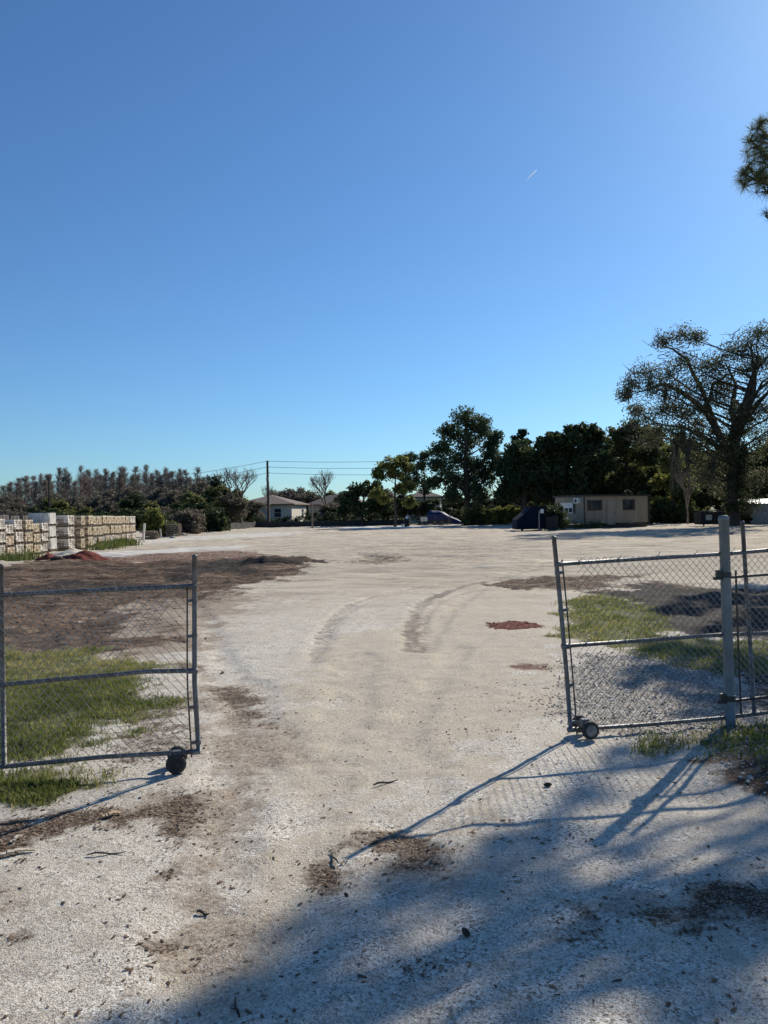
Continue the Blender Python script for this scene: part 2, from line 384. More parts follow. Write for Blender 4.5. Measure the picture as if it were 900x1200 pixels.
shell = mixc(nt, ramp(nt, midn, [(.50, 0.0), (.70, .6)]), shell, (.30, .25, .20))
tanc = ramp(nt, sep.outputs[1], [(0, (.30, .25, .19)), (.25, (.46, .395, .305)), (.8, (.57, .505, .405)), (1, (.70, .64, .54))])
tanc = mixc(nt, ramp(nt, midn, [(.45, 0.0), (.7, .5)]), tanc, (.36, .30, .235))
col = mixc(nt, edge('tan', 9, .45), shell, tanc)
lotm = N(nt, 'ShaderNodeAttribute', attribute_name='lot').outputs['Fac']
st = N(nt, 'ShaderNodeMapping'); st.inputs['Scale'].default_value = (.35, 1.6, 1); st.inputs['Rotation'].default_value = (0, 0, .15); L.new(P, st.inputs[0])
stn = noise(nt, .9, 8, .68, st.outputs[0]).outputs[0]
lotc = ramp(nt, stn, [(.34, (.20, .155, .12)), (.42, (.40, .32, .24)), (.50, (.58, .49, .375)), (.66, (.70, .62, .50))])
lotc = mixc(nt, ramp(nt, noise(nt, .16, 5, .6, P).outputs[0], [(.38, .15), (.62, .85)]), lotc, tanc)
st2 = N(nt, 'ShaderNodeMapping'); st2.inputs['Scale'].default_value = (.5, 2.4, 1); st2.inputs['Rotation'].default_value = (0, 0, -.45); L.new(P, st2.inputs[0])
lotc = mixc(nt, ramp(nt, noise(nt, 1.1, 7, .72, st2.outputs[0]).outputs[0], [(.53, 0.0), (.66, .6)]), lotc, (.28, .225, .175))
col = mixc(nt, lotm, col, lotc)
# thin scatter of dirt / leaf crumbs everywhere
crumb = ramp(nt, noise(nt, 55, 3, .75, P).outputs[0], [(.60, 0.0), (.68, 1.0)])
cm = N(nt, 'ShaderNodeMath', operation='MULTIPLY'); L.new(crumb, cm.inputs[0]); L.new(ramp(nt, noise(nt, 2.6, 5, .6, P).outputs[0], [(.42, .15), (.60, 1.0)]), cm.inputs[1])
col = mixc(nt, cm.outputs[0], col, (.15, .105, .075))
col = mixc(nt, edge('dirt', 7, .55), col, ramp(nt, noise(nt, 40, 5, .75, P).outputs[0], [(.36, (.15, .11, .08)), (.5, (.34, .275, .21)), (.66, (.52, .45, .37))]))
col = mixc(nt, edge('track', 12, .42), col, (.20, .165, .135))
col = mixc(nt, edge('pale', 4, .2), col, ramp(nt, sep.outputs[2], [(0, (.5, .47, .42)), (1, (.82, .80, .76))]))
soilc = ramp(nt, noise(nt, 14, 7, .75, P).outputs[0], [(.32, (.05, .031, .02)), (.5, (.135, .085, .056)), (.62, (.21, .142, .098)), (.78, (.33, .25, .19))])
soil_st = N(nt, 'ShaderNodeMapping'); soil_st.inputs['Scale'].default_value = (.4, 2.2, 1); L.new(P, soil_st.inputs[0])
soilc = mixc(nt, ramp(nt, noise(nt, 2.6, 6, .7, soil_st.outputs[0]).outputs[0], [(.40, .85), (.50, 0.0)]), soilc, (.032, .023, .018))
soilc = mixc(nt, ramp(nt, noise(nt, 1.3, 7, .7, soil_st.outputs[0]).outputs[0], [(.50, 0.0), (.66, .7)]), soilc, (.30, .225, .165))
col = mixc(nt, edge('soil', 5, .75), col, soilc)
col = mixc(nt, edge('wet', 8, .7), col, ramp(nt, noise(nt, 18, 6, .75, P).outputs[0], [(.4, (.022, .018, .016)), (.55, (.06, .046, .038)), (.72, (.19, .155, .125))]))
col = mixc(nt, edge('rubble', 9, .5), col, ramp(nt, sep2.outputs[2], [(0, (.05, .04, .035)), (.4, (.20, .175, .15)), (.75, (.46, .42, .37)), (1, (.72, .69, .63))]))
redc = ramp(nt, noise(nt, 22, 5, .7, P).outputs[0], [(.35, (.07, .03, .022)), (.55, (.16, .075, .052)), (.75, (.32, .20, .145))])
col = mixc(nt, edge('red', 9, .4), col, redc)
chc = ramp(nt, sep2.outputs[0], [(0, (.04, .026, .018)), (.5, (.10, .066, .046)), (.9, (.22, .165, .12)), (1, (.42, .36, .28))])
col = mixc(nt, edge('chips', 11, .6), col, chc)
grc = ramp(nt, noise(nt, 18, 5, .7, P).outputs[0], [(.3, (.06, .06, .025)), (.48, (.11, .115, .045)), (.62, (.19, .165, .09)), (.75, (.36, .31, .23))])
col = mixc(nt, edge('grass', 9, .55), col, grc)
b = N(nt, 'ShaderNodeBsdfPrincipled'); b.inputs['Roughness'].default_value = .92; b.inputs['Specular IOR Level'].default_value = .15
L.new(col, b.inputs['Base Color'])
vd = vor(150, 'Distance'); h1 = N(nt, 'ShaderNodeMath', operation='MULTIPLY'); L.new(vd, h1.inputs[0]); h1.inputs[1].default_value = -.25
h2 = N(nt, 'ShaderNodeMath', operation='ADD'); L.new(h1.outputs[0], h2.inputs[0]); L.new(noise(nt, 30, 6, .7, P).outputs[0], h2.inputs[1])
bp0 = N(nt, 'ShaderNodeBump'); bp0.inputs['Strength'].default_value = .8; bp0.inputs['Distance'].default_value = .10
lh = N(nt, 'ShaderNodeMath', operation='MULTIPLY'); L.new(noise(nt, 3.5, 7, .72, st.outputs[0]).outputs[0], lh.inputs[0]); L.new(lotm, lh.inputs[1]); L.new(lh.outputs[0], bp0.inputs['Height'])
bp = N(nt, 'ShaderNodeBump'); bp.inputs['Strength'].default_value = .85; bp.inputs['Distance'].default_value = .012
L.new(bp0.outputs[0], bp.inputs['Normal'])
L.new(h2.outputs[0], bp.inputs['Height']); L.new(bp.outputs[0], b.inputs['Normal']); L.new(b.outputs[0], out.inputs[0])
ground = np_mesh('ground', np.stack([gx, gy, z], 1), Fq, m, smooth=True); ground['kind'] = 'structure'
att['lot'] = sstep(9, 20, gy)
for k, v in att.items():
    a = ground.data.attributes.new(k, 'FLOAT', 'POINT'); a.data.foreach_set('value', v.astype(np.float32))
Zg = z.reshape(ny, nx)
def hz(x, y):                      # height of the built ground
    x = np.asarray(x, float); y = np.asarray(y, float)
    i = np.clip(np.searchsorted(xs, x)-1, 0, nx-2); j = np.clip(np.searchsorted(ys, y)-1, 0, ny-2)
    fx = (x-xs[i])/(xs[i+1]-xs[i]); fy = (y-ys[j])/(ys[j+1]-ys[j])
    return (Zg[j, i]*(1-fx)+Zg[j, i+1]*fx)*(1-fy)+(Zg[j+1, i]*(1-fx)+Zg[j+1, i+1]*fx)*fy
def H(x, y): return float(hz(np.array([x]), np.array([y]))[0])

# ------------------------------------------------------------------ small scatter (stuff)
def scatter(n, x0, x1, y0, y1, f):
    x = rng.uniform(x0, x1, n); y = rng.uniform(y0, y1, n); k = rng.random(n) < f(x, y); return x[k], y[k]
def blades(name, x, y, hmin, hmax, w, mt, tint, lab, cat='grass', parent=None, zb=None):
    n = len(x); a = rng.uniform(0, 2*np.pi, n); h = rng.uniform(hmin, hmax, n); le = h*rng.uniform(.2, .9, n); b_ = rng.uniform(0, 2*np.pi, n)
    zz = hz(x, y) if zb is None else zb; ww = w*rng.uniform(.6, 1.4, n)
    p0 = np.stack([x-np.cos(a)*ww, y-np.sin(a)*ww, zz-.004], 1); p1 = np.stack([x+np.cos(a)*ww, y+np.sin(a)*ww, zz-.004], 1)
    mx, my = x+np.cos(b_)*le*.35, y+np.sin(b_)*le*.35
    p2 = np.stack([mx+np.cos(a)*ww*.8, my+np.sin(a)*ww*.8, zz+h*.6], 1); p3 = np.stack([mx-np.cos(a)*ww*.8, my-np.sin(a)*ww*.8, zz+h*.6], 1)
    p4 = np.stack([x+np.cos(b_)*le, y+np.sin(b_)*le, zz+h], 1)
    V = np.stack([p0, p1, p2, p3, p4], 1).reshape(-1, 3); i = np.arange(n)*5
    F = np.concatenate([np.stack([i, i+1, i+2], 1), np.stack([i, i+2, i+3], 1), np.stack([i+3, i+2, i+4], 1)])
    o = np_mesh(name, V, F, mt, np.tile(tint, 3), parent)
    if lab: tag(o, lab, cat, None, 'stuff')
    return o
f = lambda x, y: region('grass', x, y)**1.8*np.clip((fbm(x, y, 5, 4, 5)-.30)*4.5, 0.08, 1)*np.clip((fbm(x, y, 1.1, 3, 105)-.2)*4, .35, 1)
def gtint(x, y): return np.clip(.34+1.1*(fbm(x, y, 3.5, 4, 15)-.44)+rng.normal(0, .2, len(x)), 0, 1)
x, y = scatter(260000, -5.0, -.9, 4.9, 9.2, f); t = np.clip(gtint(x, y)+.4*sstep(7.2, 8.4, y), 0, 1)
blades('grass', x, y, .012, .048, .0032, M['grass'], t, 'patchy green lawn grass behind the left gate leaf')
x, y = scatter(110000, -4.0, -.9, 3.2, 4.85, f)
blades('grass', x, y, .012, .045, .003, M['grass'], gtint(x, y), 'small ragged grass patch in front of the left gate leaf')
x, y = scatter(120000, 2.0, 9, 6.6, 15, f); t = np.clip(gtint(x, y)+.15, 0, 1)
blades('grass', x, y, .015, .055, .005, M['grass'], t, 'yellow green grass island seen through the right gate leaf')
x, y = scatter(30000, 1.5, 3.6, 4.3, 6.3, f)
blades('grass', x, y, .012, .07, .0035, M['grass'], gtint(x, y)*.7, 'dark grass and weeds around the foot of the thick gate post')
x, y = scatter(16000, -19, -11.5, 22, 34, f)
blades('weeds', x, y, .10, .38, .014, M['weed'], np.clip(gtint(x, y)+.1, 0, 1), 'bright weeds in front of the nearest paver stacks', 'weeds')
x, y = scatter(40000, -19, -11.5, 34, 47, f)
blades('weeds', x, y, .10, .42, .02, M['weed'], np.clip(gtint(x, y)+.1, 0, 1), 'bright weeds at the foot of the long cream paver row', 'weeds')

def shards(name, x, y, smin, smax, mt, tint, lab, cat, flat=.35, aspect=1.0, lift=0.0):
    n = len(x); s = rng.uniform(smin, smax, n)*rng.uniform(.5, 1.2, n); a = rng.uniform(0, 2*np.pi, n)
    T = np.array([[1, 0, -.4], [-.5, .85, -.4], [-.5, -.85, -.4], [.05, .1, 1], [.6, .75, .1], [-.75, .1, .3]])
    T = T[None]+rng.normal(0, .16, (n, 6, 3)); T[:, :, 0] *= aspect; T[:, :, 2] *= flat
    til = rng.normal(0, .25, n)
    X = T[:, :, 0]*np.cos(a)[:, None]-T[:, :, 1]*np.sin(a)[:, None]; Y = T[:, :, 0]*np.sin(a)[:, None]+T[:, :, 1]*np.cos(a)[:, None]
    Z = T[:, :, 2]+T[:, :, 0]*til[:, None]*.5
    zz = hz(x, y)+s*flat*.25+lift
    V = np.stack([X*s[:, None]+x[:, None], Y*s[:, None]+y[:, None], Z*s[:, None]+zz[:, None]], 2).reshape(-1, 3)
    fc = np.array([[0, 4, 3], [4, 1, 3], [1, 5, 3], [5, 2, 3], [2, 0, 3], [1, 4, 5]]); fc = fc[:5]
    F = (fc[None]+(np.arange(n)*6)[:, None, None]).reshape(-1, 3)
    return tag(np_mesh(name, V, F, mt, np.repeat(tint, 5)), lab, cat, None, 'stuff')
dens = lambda x, y: (2.6/np.maximum(y, 2))**1.6*(1-.9*region('grass', x, y))*(1-.6*region('chips', x, y))*(.35+.8*fbm(x, y, .9, 4, 33))*(1-.45*region('tan', x, y))
x, y = scatter(260000, -4.2, 4.2, 1.9, 7.5, dens); k = np.abs(x) < y*.62+.4; x, y = x[k], y[k]
shards('shell_grit', x, y, .002, .0055, M['grit'], np.clip(rng.normal(.62, .3, len(x)), 0, 1), 'loose pale shell grit strewn over the entrance track', 'gravel', .4)
x, y = scatter(26000, 1.2, 4.2, 4.1, 8.5, lambda x, y: np.clip((x > 2.0)*(.04+.3*region('soil', x, y))+.9*region('rubble', x, y), 0, 1))
shards('rubble', x, y, .004, .017, M['grit'], np.clip(rng.normal(.5, .35, len(x)), 0, 1), 'coarse limestone rubble under and beside the right gate leaf', 'rubble', .7)
dch = lambda x, y: np.clip(region('chips', x, y)**1.3*(.4+.9*fbm(x, y, 4, 3, 6))+.017+.11*np.clip((fbm(x, y, 1.6, 4, 66)-.5)*5, 0, 1), 0, 1)
x, y = scatter(110000, -4.6, 4.6, 1.9, 7.2, dch); k = np.abs(x) < y*.62+.5; x, y = x[k], y[k]
shards('bark_litter', x, y, .0025, .009, M['chips'], np.clip(rng.beta(1.6, 2.6, len(x)), 0, 1), 'brown bark chips and dead leaves littering the gravel', 'leaf litter', .3, 2.0, .003)
dso = lambda x, y: region('soil', x, y)*(.4+.9*fbm(x, y, 2, 3, 6))
x, y = scatter(26000, -16, -1.2, 7.5, 27, lambda x, y: dso(x, y)**2)
shards('soil_clods', x, y, .006, .026, M['soil'], rng.random(len(x)), 'dark soil clods churned up behind the left gate leaf', 'soil', .7)
x, y = scatter(12000, 2.4, 11, 7.5, 22, dso)
shards('soil_clods', x, y, .006, .022, M['soil'], rng.random(len(x)), 'dark soil clods and mulch behind the right gate leaf', 'soil', .6)
x, y = scatter(900, G(574,737)[0], G(636,737)[0], G(600,738)[1], G(600,728)[1], lambda x, y: region('red', x, y))
shards('red_mulch', x, y, .01, .03, M['redmulch'], rng.random(len(x)), 'flat rusty mulch patch lying alone right of the track', 'mulch', .4, 2)

# single twigs, strips, cones
def stick(px, py, ln, ang, r, mt, name, lab, cat, bend=.15):
    c = G(px, py); d = Vector((math.cos(ang), math.sin(ang), 0)); n = Vector((-d.y, d.x, 0)); b = MB()
    zc = H(c[0], c[1])+r+.004
    pts = [Vector((c[0], c[1], zc))+d*ln*(t-.5)+n*ln*bend*(.25-(t-.5)**2)+Vector((0, 0, .006*math.sin(t*7))) for t in (0, .2, .4, .6, .8, 1)]
    b.tube([p-Vector((c[0], c[1], zc)) for p in pts], [r*.7, r, r, r*.9, r*.7, r*.35], 6)
    if r > .004: b.tube([pts[2]-Vector((c[0], c[1], zc)), pts[2]-Vector((c[0], c[1], zc))+n*ln*.18+d*ln*.1], [r*.5, r*.2], 5)
    o = b.build(name, mt); o.location = (c[0], c[1], zc); return tag(o, lab, cat)
stick(452, 916, .16, .45, .006, M['bark'], 'twig', 'short dark twig lying alone in the middle of the pale track', 'twig')
stick(392, 1003, .14, 1.9, .004, M['bark'], 'twig', 'thin twig on the brown litter patch left of the shadow edge', 'twig')
stick(278, 1182, .10, 1.9, .005, M['bark'], 'twig', 'curled twig near the bottom edge of the track', 'twig')
stick(238, 1064, .06, -.4, .006, M['bark'], 'twig', 'stubby dark stick in the lower left gravel', 'twig')
stick(125, 1002, .18, .1, .004, M['bark'], 'twig', 'long thin twig on white grit right of the bark chips', 'twig')
def strip(px, py, ln, w, ang, lab, mt):
    c = G(px, py); b = MB(); zc = H(c[0], c[1])+.016
    for i in range(6):
        t = i/5-.5
        b.box((ln*t, .01*math.sin(t*5), .004*math.cos(t*6)), (ln/5*1.02, w*(1-.9*t*t), .006), 0, None)
    o = b.build('bark_strip', mt); o.location = (c[0], c[1], zc); o.rotation_euler = (.08, .05, ang); return tag(o, lab, 'bark strip')
pale = mat('pale_bark', (.55, .48, .38), .8, (.4, .33, .25), 20)
strip(17, 1001, .15, .022, .35, 'pale bark strip on the brown chips at the left edge', pale)
strip(131, 957, .08, .035, .5, 'tan bark flake at the right tip of the chip bed', mat('tan_bark', (.45, .33, .2), .8))
strip(19, 985, .07, .015, 1.2, 'small pale bark sliver above the longer pale strip', pale)
def cone(px, py, ang, lab):
    c = G(px, py); b = MB(); L_ = .042
    b.lathe((0, 0, 0), (1, 0, .1), [(-L_/2, .002), (-L_*.4, .006), (-L_*.2, .009), (0, .010), (L_*.2, .008), (L_*.4, .005), (L_/2, .002)], 10)
    for i in range(46):
        t = i/45; a = i*2.4; r = .010*math.sin(math.pi*(.12+.8*t)); p = Vector(((t-.5)*L_, math.cos(a)*r, math.sin(a)*r))
        b.box(p, (.006, .005, .004), 0, Matrix.Rotation(a, 3, 'X') @ Matrix.Rotation(.5, 3, 'Z'))
    o = b.build('pine_cone', M['bark']); o.location = (c[0], c[1], H(c[0], c[1])+.012); o.rotation_euler = (0, 0, ang); return tag(o, lab, 'pine cone')
cone(642, 921, .1, 'small pine cone on the mesh shadow below the right wheels')
cone(546, 1096, 2.0, 'small pine cone half buried right of the lower litter patch')

# ------------------------------------------------------------------ gate leaves
def leaf_gate(label, A0, A1, rails, post, uprights, wheel_at, ext, mesh_top, mesh_bot, slopes, rimm='rim'):
    """A0 free end on the ground, A1 a point further along the leaf; geometry in world metres"""
    root = empty('chain_link_gate', (A0[0], A0[1], 0), label, 'gate', 'swing gate leaves on wheels')
    o0 = Vector((A0[0], A0[1], 0)); d = Vector((A1[0]-A0[0], A1[1]-A0[1], 0)).normalized(); nrm = Vector((d.y, -d.x, 0))
    if nrm.y > 0: nrm = -nrm                     # towards the camera
    W = lambda s, z_, q=0.0: d*s+Vector((0, 0, z_))+nrm*q
    b = MB(); b.tube([W(s, z_) for s, z_ in post], .0160, 12); tp = W(*post[-1]); b.lathe(tp, (0, 0, 1), [(-.006, .0185), (.004, .0185), (.010, .012), (.013, .004)], 12)
    b.build('end_post', M['steel'], root, True)
    for nm, pts in rails:
        b = MB(); b.tube([W(s, z_) for s, z_ in pts], .0145, 12)
        b.lathe(W(*pts[0]), d, [(-.03, .018), (.025, .018)], 12)
        b.build(nm, M['steel'], root, True)
    for us, ub, ut in uprights:
        b = MB(); b.tube([W(us[0], ub), W((us[0]+us[1])/2, (ub+ut)/2), W(us[1], ut)], .0150, 12); b.lathe(W(us[1], ut), (0, 0, 1), [(-.006, .0175), (.004, .0175), (.012, .009)], 12)
        b.build('upright', M['steel'], root, True)
    # tension bar beside the end post with its clamps
    b = MB(); px = lambda z_: np.interp(z_, [p[1] for p in post], [p[0] for p in post])
    zs = np.linspace(mesh_bot+.01, mesh_top-.01, 9); b.tube([W(px(q)+.045, q) for q in zs], .0055, 6)
    bar = b.build('tension_bar', M['dark'], root)
    for q in np.linspace(mesh_bot+.1, mesh_top-.1, 5):
        b = MB(); b.lathe(W(px(q), q), (0, 0, 1), [(-.011, .0185), (.011, .0185)], 12); b.box(W(px(q)+.034, q), (.03, .016, .02), math.atan2(d.y, d.x)); b.tube([W(px(q)+.034, q, -.016), W(px(q)+.034, q, .016)], .004, 6)
        b.build('clamp', M['steel'], bar)
    # woven wire
    b = MB(); pitch = .053; Ht = mesh_top-mesh_bot; s0, s1 = .05, ext; k = slopes
    n = int((s1-s0+Ht/k)/pitch)+1
    for sg in (1, -1):
        for i in range(n):
            a = s0-(Ht/k if sg > 0 else 0)+i*pitch; z0, z1 = mesh_bot, mesh_top
            sa, sb = (a, a+Ht/k) if sg > 0 else (a+Ht/k, a)
            ss = [(sa, z0), (sb, z1)]
            def clip(p, q):
                (x0_, y0_), (x1_, y1_) = p, q
                if x0_ < s0: y0_ = y0_+(s0-x0_)*(y1_-y0_)/(x1_-x0_); x0_ = s0
                if x0_ > s1: y0_ = y0_+(s1-x0_)*(y1_-y0_)/(x1_-x0_); x0_ = s1
                return x0_, y0_
            if max(sa, sb) < s0+.005 or min(sa, sb) > s1-.005: continue
            p, q = clip(ss[0], ss[1]), clip(ss[1], ss[0])
            if abs(p[1]-q[1]) < .02: continue
            m_ = 8; sag = lambda t: .006*math.sin(t*9+i*.7)
            pts = [W(p[0]+(q[0]-p[0])*t/m_, p[1]+(q[1]-p[1])*t/m_, .020+sg*.0018+sag(t)) for t in range(m_+1)]
            b.tube(pts, .0019, 3, False)
    b.build('wire_mesh', M['wire'], root)
    # tie wires
    for nm, pts in rails:
        L0, L1 = pts[0][0], pts[-1][0]; q = L0+.15
        while q < min(L1, ext):
            b = MB()
            zz = np.interp(q, [p[0] for p in pts], [p[1] for p in pts])
            b.lathe(W(q, zz, .003), d, [(-.003, .0172), (.003, .0172)], 10); b.tube([W(q, zz+.014, .014), W(q+.012, zz+.045, .028)], .002, 4); q += .30
            b.build('tie_wire', M['wire'], root)
    # wheels
    ws = wheel_at; r = .062
    b = MB(); b.tube([W(ws, r+.004, -.10), W(ws, r+.004, .10)], .008, 8); b.box(W(ws, .10), (.05, .04, .045), math.atan2(d.y, d.x)); b.build('axle', M['steel'], root)
    for q in (-.085, .085):
        w = MB(); w.lathe(W(ws, r+.002, q), nrm, [(-.017, .037), (-.018, .050), (-.012, .060), (0, .063), (.012, .060), (.018, .050), (.017, .037)], 28)
        wo = w.build('wheel', M['rubber'], root, True)
        w = MB(); w.lathe(W(ws, r+.002, q), nrm, [(-.019, .010), (-.0175, .034), (-.020, .039), (.020, .039), (.0175, .034), (.022, .012), (.025, .005)], 24); w.build('rim', M[rimm], wo)
    return root
# left leaf: free end beside the track, hinge side off to the left
A0 = np.array([PT(232, 880, 4.86)[0], 4.86]); A1 = np.array([PT(5, 900, 4.62)[0], 4.62])
Ll = float(np.hypot(*(A1-A0)))
def on_leaf(A0, A1, px, py):       # pixel -> (s, z) on the leaf's vertical plane
    d = (A1-A0)/np.hypot(*(A1-A0)); rr = ray(px, py); M2 = np.array([[rr[0], -d[0]], [rr[1], -d[1]]])
    t, s = np.linalg.solve(M2, A0); return (float(s), float(EYE+rr[2]*t))
q = lambda a, b_: on_leaf(A0, A1, a, b_)
S = lambda pts: sorted([q(*p) for p in pts])
ur = [q(5, 898), q(1, 663)]; EXT = 2.9
lin = lambda p: p
def extend(pts, z_): return pts+[(EXT, z_)]
rails = [('top_rail', extend(S([(224, 687), (110, 692), (8, 697)]), 1.25)), ('middle_rail', extend(S([(226, 786), (170, 787), (130, 791), (60, 797), (8, 802)]), .56)),
         ('bottom_rail', extend(S([(229, 881), (120, 887), (8, 898)]), .09))]
post = sorted([q(233, 880), q(231, 850), q(228, 800), q(228, 700), q(228, 652)], key=lambda p: p[1])
mt_ = q(115, 691)[1]+.01; mb_ = q(115, 898)[1]-.0
leaf_gate('chain link gate leaf with bent middle rail on the left of the track', A0, A1, rails, post, [((ur[0][0], ur[1][0]), ur[0][1], ur[1][1]), ((EXT, EXT), .09, 1.5)],
          .13, EXT, mt_, mb_, 1.15, 'blackpaint')
# right leaf
B0 = np.array([PT(670, 858, 5.38)[0], 5.38]); B1 = np.array([PT(884, 836, 5.66)[0], 5.66])
q = lambda a, b_: on_leaf(B0, B1, a, b_); EXT = 3.0
rails = [('top_rail', extend(S([(655, 661), (750, 655), (850, 649), (898, 645)]), 1.24)), ('middle_rail', extend(S([(663, 757), (760, 750), (840, 744), (898, 742)]), .68)),
         ('bottom_rail', extend(S([(670, 855), (760, 849), (850, 841), (898, 835)]), .10))]
post = sorted([q(669, 857), q(664, 790), q(656, 700), q(649, 630)], key=lambda p: p[1])
mt_ = q(760, 651)[1]; mb_ = q(760, 856)[1]; u0, u1 = q(884, 836), q(870, 612)
leaf_gate('chain link gate leaf on the right with grey rimmed wheels and leaning upright', B0, B1, rails, post, [((u0[0], u1[0]), u0[1], u1[1]), ((EXT, EXT), .10, 1.5)],
          .10, EXT, mt_, mb_, 1.05)
# thick post
pb = G(856, 850); top = PT(848, 606, pb[1]); lean = (top[0]-pb[0], top[1]-pb[1])
root = empty('gate_post', (pb[0], pb[1], 0), 'thick galvanised gate post standing before the right leaf', 'post')
pp = lambda z_: Vector((lean[0]*z_/top[2], 0, z_))
b = MB(); b.tube([pp(-.1), pp(.5), pp(1.0), pp(top[2])], .036, 20); b.lathe(pp(top[2]), (0, 0, 1), [(-.03, .0385), (0, .038), (.010, .028), (.014, .012)], 20); b.build('pipe', M['post'], root, True)
for zc, zb in ((1.10, 1.085), (.20, .185)):
    b = MB(); b.lathe(pp(zc), (0, 0, 1), [(-.02, .041), (.02, .041)], 20); b.box(pp(zc)+Vector((-.055, -.01, 0)), (.035, .03, .07)); c_ = b.build('hinge_clamp', M['dark'], root)
    b = MB(); b.tube([pp(zb)+Vector((-.10, -.03, -.01)), pp(zb)+Vector((.3, .06, .004)), pp(zb)+Vector((.95, .10, .02))], .011, 8); b.build('hinge_bar', M['dark'], root)
b = MB(); b.lathe(pp(1.40), (0, 0, 1), [(-.010, .0395), (.010, .0395)], 20); b.box(pp(1.4)+Vector((.05, 0, 0)), (.03, .02, .02)); b.build('band', M['steel'], root)
b = MB(); b.tube([pp(1.13)+Vector((.08, .01, 0)), pp(.7)+Vector((.08, .01, 0)), pp(.08)+Vector((.085, .01, 0))], .007, 6); b.build('drop_rod', M['dark'], root)

# ------------------------------------------------------------------ paver stacks
def cube_mesh(kind, w=.95, d=.80, h=.40):
    b = MB(); rr = random.Random(kind); nz_, nyy, nxx = 5, 5, 4
    for k in range(nz_):
        for j in range(nyy):
            for i in range(nxx):
                if 0 < i < nxx-1 and 0 < j < nyy-1 and k < nz_-1: continue
                b.box((-w/2+(i+.5)*w/nxx+rr.uniform(-.006, .006), -d/2+(j+.5)*d/nyy+rr.uniform(-.006, .006), .11+(k+.5)*h/nz_+rr.uniform(-.002, .002)), (w/nxx-.018, d/nyy-.026, h/nz_-.014), 0, None, rr.random())
    return b
def pallet_mesh(w=1.0, d=.86):
    b = MB()
    for y_ in (-d/2+.05, 0, d/2-.05): b.box((0, y_, .055), (w, .06, .07))
    for i in range(6): b.box((-w/2+.07+i*(w-.14)/5, 0, .098), (.11, d, .018))
    for i in range(3): b.box((-w/2+.07+i*(w-.14)/2, 0, .012), (.11, d, .018))
    return b
PROT = {}
def proto_pallet(style):
    if style in PROT: return PROT[style]
    mt_ = {'cream': 'pv_cream', 'white': 'pv_white', 'tan': 'pv_tan', 'grey': 'pv_grey', 'wrap': 'pv_white'}[style]
    r_ = empty('paver_pallet', (0, 0, 0), 'x', 'pallet')
    pallet_mesh().build('pallet', M['wood'], r_); cube_mesh(len(style)*7+ord(style[0])).build('pavers', M[mt_], r_, tint=True)
    b = MB()
    for y_ in (-.2, .2): b.box((0, y_, .517), (.985, .02, .006)); b.box((.4885, y_, .3), (.006, .02, .43)); b.box((-.4885, y_, .3), (.006, .02, .43))
    b.build('strap', M['trim'], r_)
    if style == 'wrap':
        b = MB(); rr = random.Random(4); W_, D_ = .98, .83; vs = []; nn = 28
        for k, z_ in enumerate(np.linspace(.09, .535, 7)):
            for i in range(nn):
                a = 2*math.pi*i/nn; cx_, cy_ = math.cos(a), math.sin(a); sc = 1/max(abs(cx_), abs(cy_))
                vs.append((cx_*sc*W_/2*(1+rr.uniform(-.012, .012)), cy_*sc*D_/2*(1+rr.uniform(-.012, .012)), z_))
        fs = [(k*nn+i, k*nn+(i+1) % nn, (k+1)*nn+(i+1) % nn, (k+1)*nn+i) for k in range(6) for i in range(nn)]+[tuple(6*nn+i for i in range(nn))]
        b.add(vs, fs); b.build('plastic_wrap', M['plastic'], r_)
    PROT[style] = [r_, False]; return PROT[style]
ORD = ['first', 'second', 'third', 'fourth', 'fifth', 'sixth', 'seventh', 'eighth', 'ninth', 'tenth', 'eleventh', 'twelfth', 'thirteenth']
LEV = ['bottom', 'middle', 'top']
def put_stack(x, y, styles, rowname, k, grp, sy=1.0, sz=1.0, rz=0.0, colw=None):
    zb = H(x, y)
    for l, st_ in enumerate(styles):
        pr = proto_pallet(st_)
        o = pr[0] if not pr[1] else copy_tree(pr[0]); pr[1] = True
        o.location = (x+random.uniform(-.04, .04), y+random.uniform(-.02, .02), zb+l*.515*sz); o.rotation_euler = (0, 0, rz+random.uniform(-.03, .03)); o.scale = (1, sy, sz)
        cn = {'cream': 'cream', 'white': 'white', 'tan': 'tan', 'grey': 'charcoal', 'wrap': 'plastic wrapped'}[st_]
        lv = LEV[l] if len(styles) == 3 else ['lower', 'upper'][l]
        o['label'] = f'{cn} paver pallet, {lv} of the {ORD[k]} stack {rowname}'; o['category'] = 'paver pallet'; o['group'] = grp
rr = random.Random(5); g1 = 'paver pallets stacked in the near front row'
ylist = [(29.6, 'white'), (30.35, 'white'), (31.1, 'tan'), (31.85, 'white'), (32.7, 'cream'), (33.45, 'cream'), (34.2, 'white')]
for k, (yy, st_) in enumerate(ylist):
    lv = [st_ if rr.random() < .6 else 'white' for _ in range(3)]
    put_stack(-15.6, yy, lv, 'from the left, near front row', k, g1, .80, [1, 1.02, .90, 1.0, 1.0, .88, .88][k])
g2 = 'paver pallets stacked in the near back row'
for k in range(6):
    put_stack(-16.9, 30.2+k*1.02, [['white', 'grey', 'white'], ['cream', 'white', 'grey'], ['white', 'white', 'wrap'], ['white', 'grey', 'grey'], ['grey', 'grey', 'grey'], ['grey', 'white', 'grey']][k], 'from the left, near back row', k, g2, 1.0, 1.12)
g3 = 'paver pallets stacked in the stepped middle group'
put_stack(-15.65, 35.15, ['wrap']*3, 'of the stepped middle group', 0, g3, .9, 1.12)
put_stack(-15.45, 36.85, ['white', 'white', 'white'], 'of the stepped middle group', 1, g3, .85, 1.10)
put_stack(-16.45, 36.75, ['grey', 'grey', 'grey'], 'of the stepped middle group', 2, g3, .85, 1.10)
